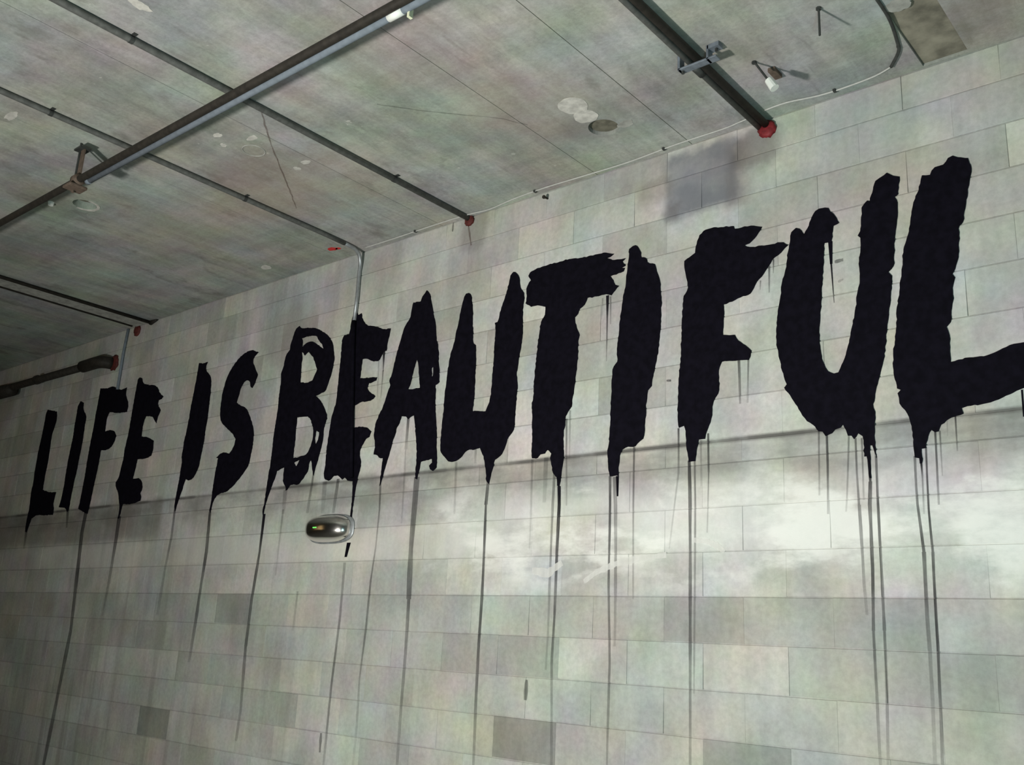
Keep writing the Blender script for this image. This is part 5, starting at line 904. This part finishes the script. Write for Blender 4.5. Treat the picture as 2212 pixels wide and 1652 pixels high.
def capsule(ax, az, dep, y0, p=2.6, nr=10, nt=48, flat=1.0):
    bm = bmesh.new()
    rings = []
    for i in range(nr + 1):
        s = math.pi / 2 * i / nr
        rad, dy = math.cos(s) ** flat, math.sin(s) * dep
        if i == nr:
            rings.append([bm.verts.new((EX, y0 - dep, EZ))])
            break
        ring = []
        for k in range(nt):
            a = 2 * math.pi * k / nt
            c, sn = math.cos(a), math.sin(a)
            ring.append(bm.verts.new((EX + ax * rad * math.copysign(abs(c) ** (2 / p), c), y0 - dy, EZ + az * rad * math.copysign(abs(sn) ** (2 / p), sn))))
        rings.append(ring)
    for i in range(nr - 1):
        for k in range(nt):
            j = (k + 1) % nt
            bm.faces.new((rings[i][k], rings[i][j], rings[i + 1][j], rings[i + 1][k]))
    for k in range(nt):
        bm.faces.new((rings[nr - 1][k], rings[nr - 1][(k + 1) % nt], rings[nr][0]))
    bm.faces.new(rings[0][::-1])
    return bm


part('back_plate', capsule(.226, .094, .014, WALL - .003, p=3.0, flat=.25), M_GALV, el, True)
part('chrome_cover', capsule(.205, .086, .105, WALL - .014, p=2.8, nr=14, flat=.8), M_CHROME, el, True, 'domed mirror-bright cover')
bm = box(EX - .040, EX - .004, WALL - .121, WALL - .100, EZ - .006, EZ + .001, .002)
part('status_light', bm, M_LED, el, False, 'tiny glowing green status light')

# ------------------------------------------------------------------ marks on the wall
def wall_mark(name, pts, w, mat, label, y=.0018):
    bm = bmesh.new()
    P = [Vector((p[0], 0, p[1])) for p in pts]
    Q = []
    for i in range(len(P) - 1):
        Q += [P[i].lerp(P[i + 1], k / 5) for k in range(5)]
    Q.append(P[-1])
    prev = None
    rs = random.Random(len(name) + int(abs(pts[0][0]) * 100))
    for i, p in enumerate(Q):
        d = (Q[min(i + 1, len(Q) - 1)] - Q[max(i - 1, 0)]).normalized()
        s = i / (len(Q) - 1)
        hw = w / 2 * rs.uniform(.7, 1.2) * (.7 + .3 * math.sin(math.pi * min(max(s, .05), .95)))
        nx = Vector((-d.z, 0, d.x)) * hw
        a, b = bm.verts.new((p.x + nx.x, WALL - y, p.z + nx.z)), bm.verts.new((p.x - nx.x, WALL - y, p.z - nx.z))
        if prev:
            bm.faces.new((prev[0], prev[1], b, a))
        prev = (a, b)
    o = obj(name, bm, mat, wall)
    o['label'] = label


wall_mark('rust_run', [(-3.887, 4.08), (-3.863, 3.987), (-3.839, 3.887)], .014, M_RUSTRUN, 'thin rusty run below the dark conduit stub')
wall_mark('paint_smear', [(-3.247, 1.348), (-3.25, 1.249)], .024, M_WASH[.5], 'short dark vertical smear')
wall_mark('paint_smear', [(-4.821, .951), (-4.817, .842)], .022, M_WASH[.5], 'short dark vertical smear')
wall_mark('paint_smear', [(-1.559, 3.255), (-1.519, 3.257)], .020, M_WASH[.5], 'small grey smear inside the big U')
wall_mark('paint_smear', [(-1.548, 3.156), (-1.5225, 3.164)], .012, M_WASH[.3], 'small grey smear inside the big U')
wall_mark('paint_smear', [(-2.434, 2.820), (-2.408, 2.817)], .012, M_WASH[.7], 'tiny dark fleck left of the big F')
wall_mark('paint_smear', [(-4.008, 4.085), (-4.009, 4.023)], .014, M_WASH[.5], 'short dark mark under the ceiling edge')
wall_mark('chalk_scuff', [(-2.904, 1.839), (-2.826, 1.887), (-2.716, 1.924), (-2.582, 1.948), (-2.427, 1.962)], .032, M_CHALK, 'curved whitish scuff')
wall_mark('chalk_scuff', [(-2.286, 2.028), (-2.206, 2.017), (-2.154, 1.994), (-2.122, 1.970)], .030, M_CHALK, 'short hooked whitish scuff')
wall_mark('chalk_scuff', [(-3.241, 1.898), (-3.133, 1.883), (-3.045, 1.936)], .045, M_CHALK, 'pale curved scuff')

# ------------------------------------------------------------------ small ceiling bits
hr = thing('ceiling_rod', (-1.32, 3.33, CEIL), 'thin straight rod sticking down from the ceiling at upper right', 'rod')
part('rod', tube([(-1.32, 3.33, CEIL), (-1.32, 3.33, CEIL - .130)], .005, 8), M_DARKPIPE, hr)
part('anchor', tube([(-1.32, 3.33, CEIL - .008), (-1.32, 3.33, CEIL)], .012, 8), M_DARKPIPE, hr)
sr = thing('slanted_rod', (-1.70, 3.52, CEIL), 'short slanted rod with a white end cap, beside the red-collared pipe', 'rod')
part('rod', tube([(-1.70, 3.52, CEIL), (-1.636, 3.535, CEIL - .118)], .005, 8), M_DARKPIPE, sr)
part('end_cap', tube([(-1.640, 3.534, CEIL - .108), (-1.615, 3.54, CEIL - .155)], [.018, .021], 12), M_WHITE, sr, False, 'white plastic end cap')
part('anchor', tube([(-1.70, 3.52, CEIL - .008), (-1.70, 3.52, CEIL)], .012, 8), M_DARKPIPE, sr)
bm = bmesh.new()
add_box(bm, -1.675, -1.640, 3.60, 3.68, CEIL - .02, CEIL, .003)
o = part('fixing_plate', bm, M_RUST, sr)
bt = thing('ceiling_button', (-5.95, 2.33, CEIL), 'tiny white button on the ceiling left of the pipe hanger', 'button')
part('cap', tube([(-5.95, 2.33, CEIL - .022), (-5.95, 2.33, CEIL)], [.016, .020], 14), M_WHITE, bt)
nl = thing('wall_nail', (-3.246, WALL, 4.03), 'dark nail stub in the wall just below the cable', 'nail')
part('shank', tube([(-3.246, WALL, 4.04), (-3.246, 3.965, 4.035)], .006, 8), M_IRON, nl)
part('head', tube([(-3.246, 3.968, 4.036), (-3.246, 3.960, 4.035)], .011, 10), M_IRON, nl)
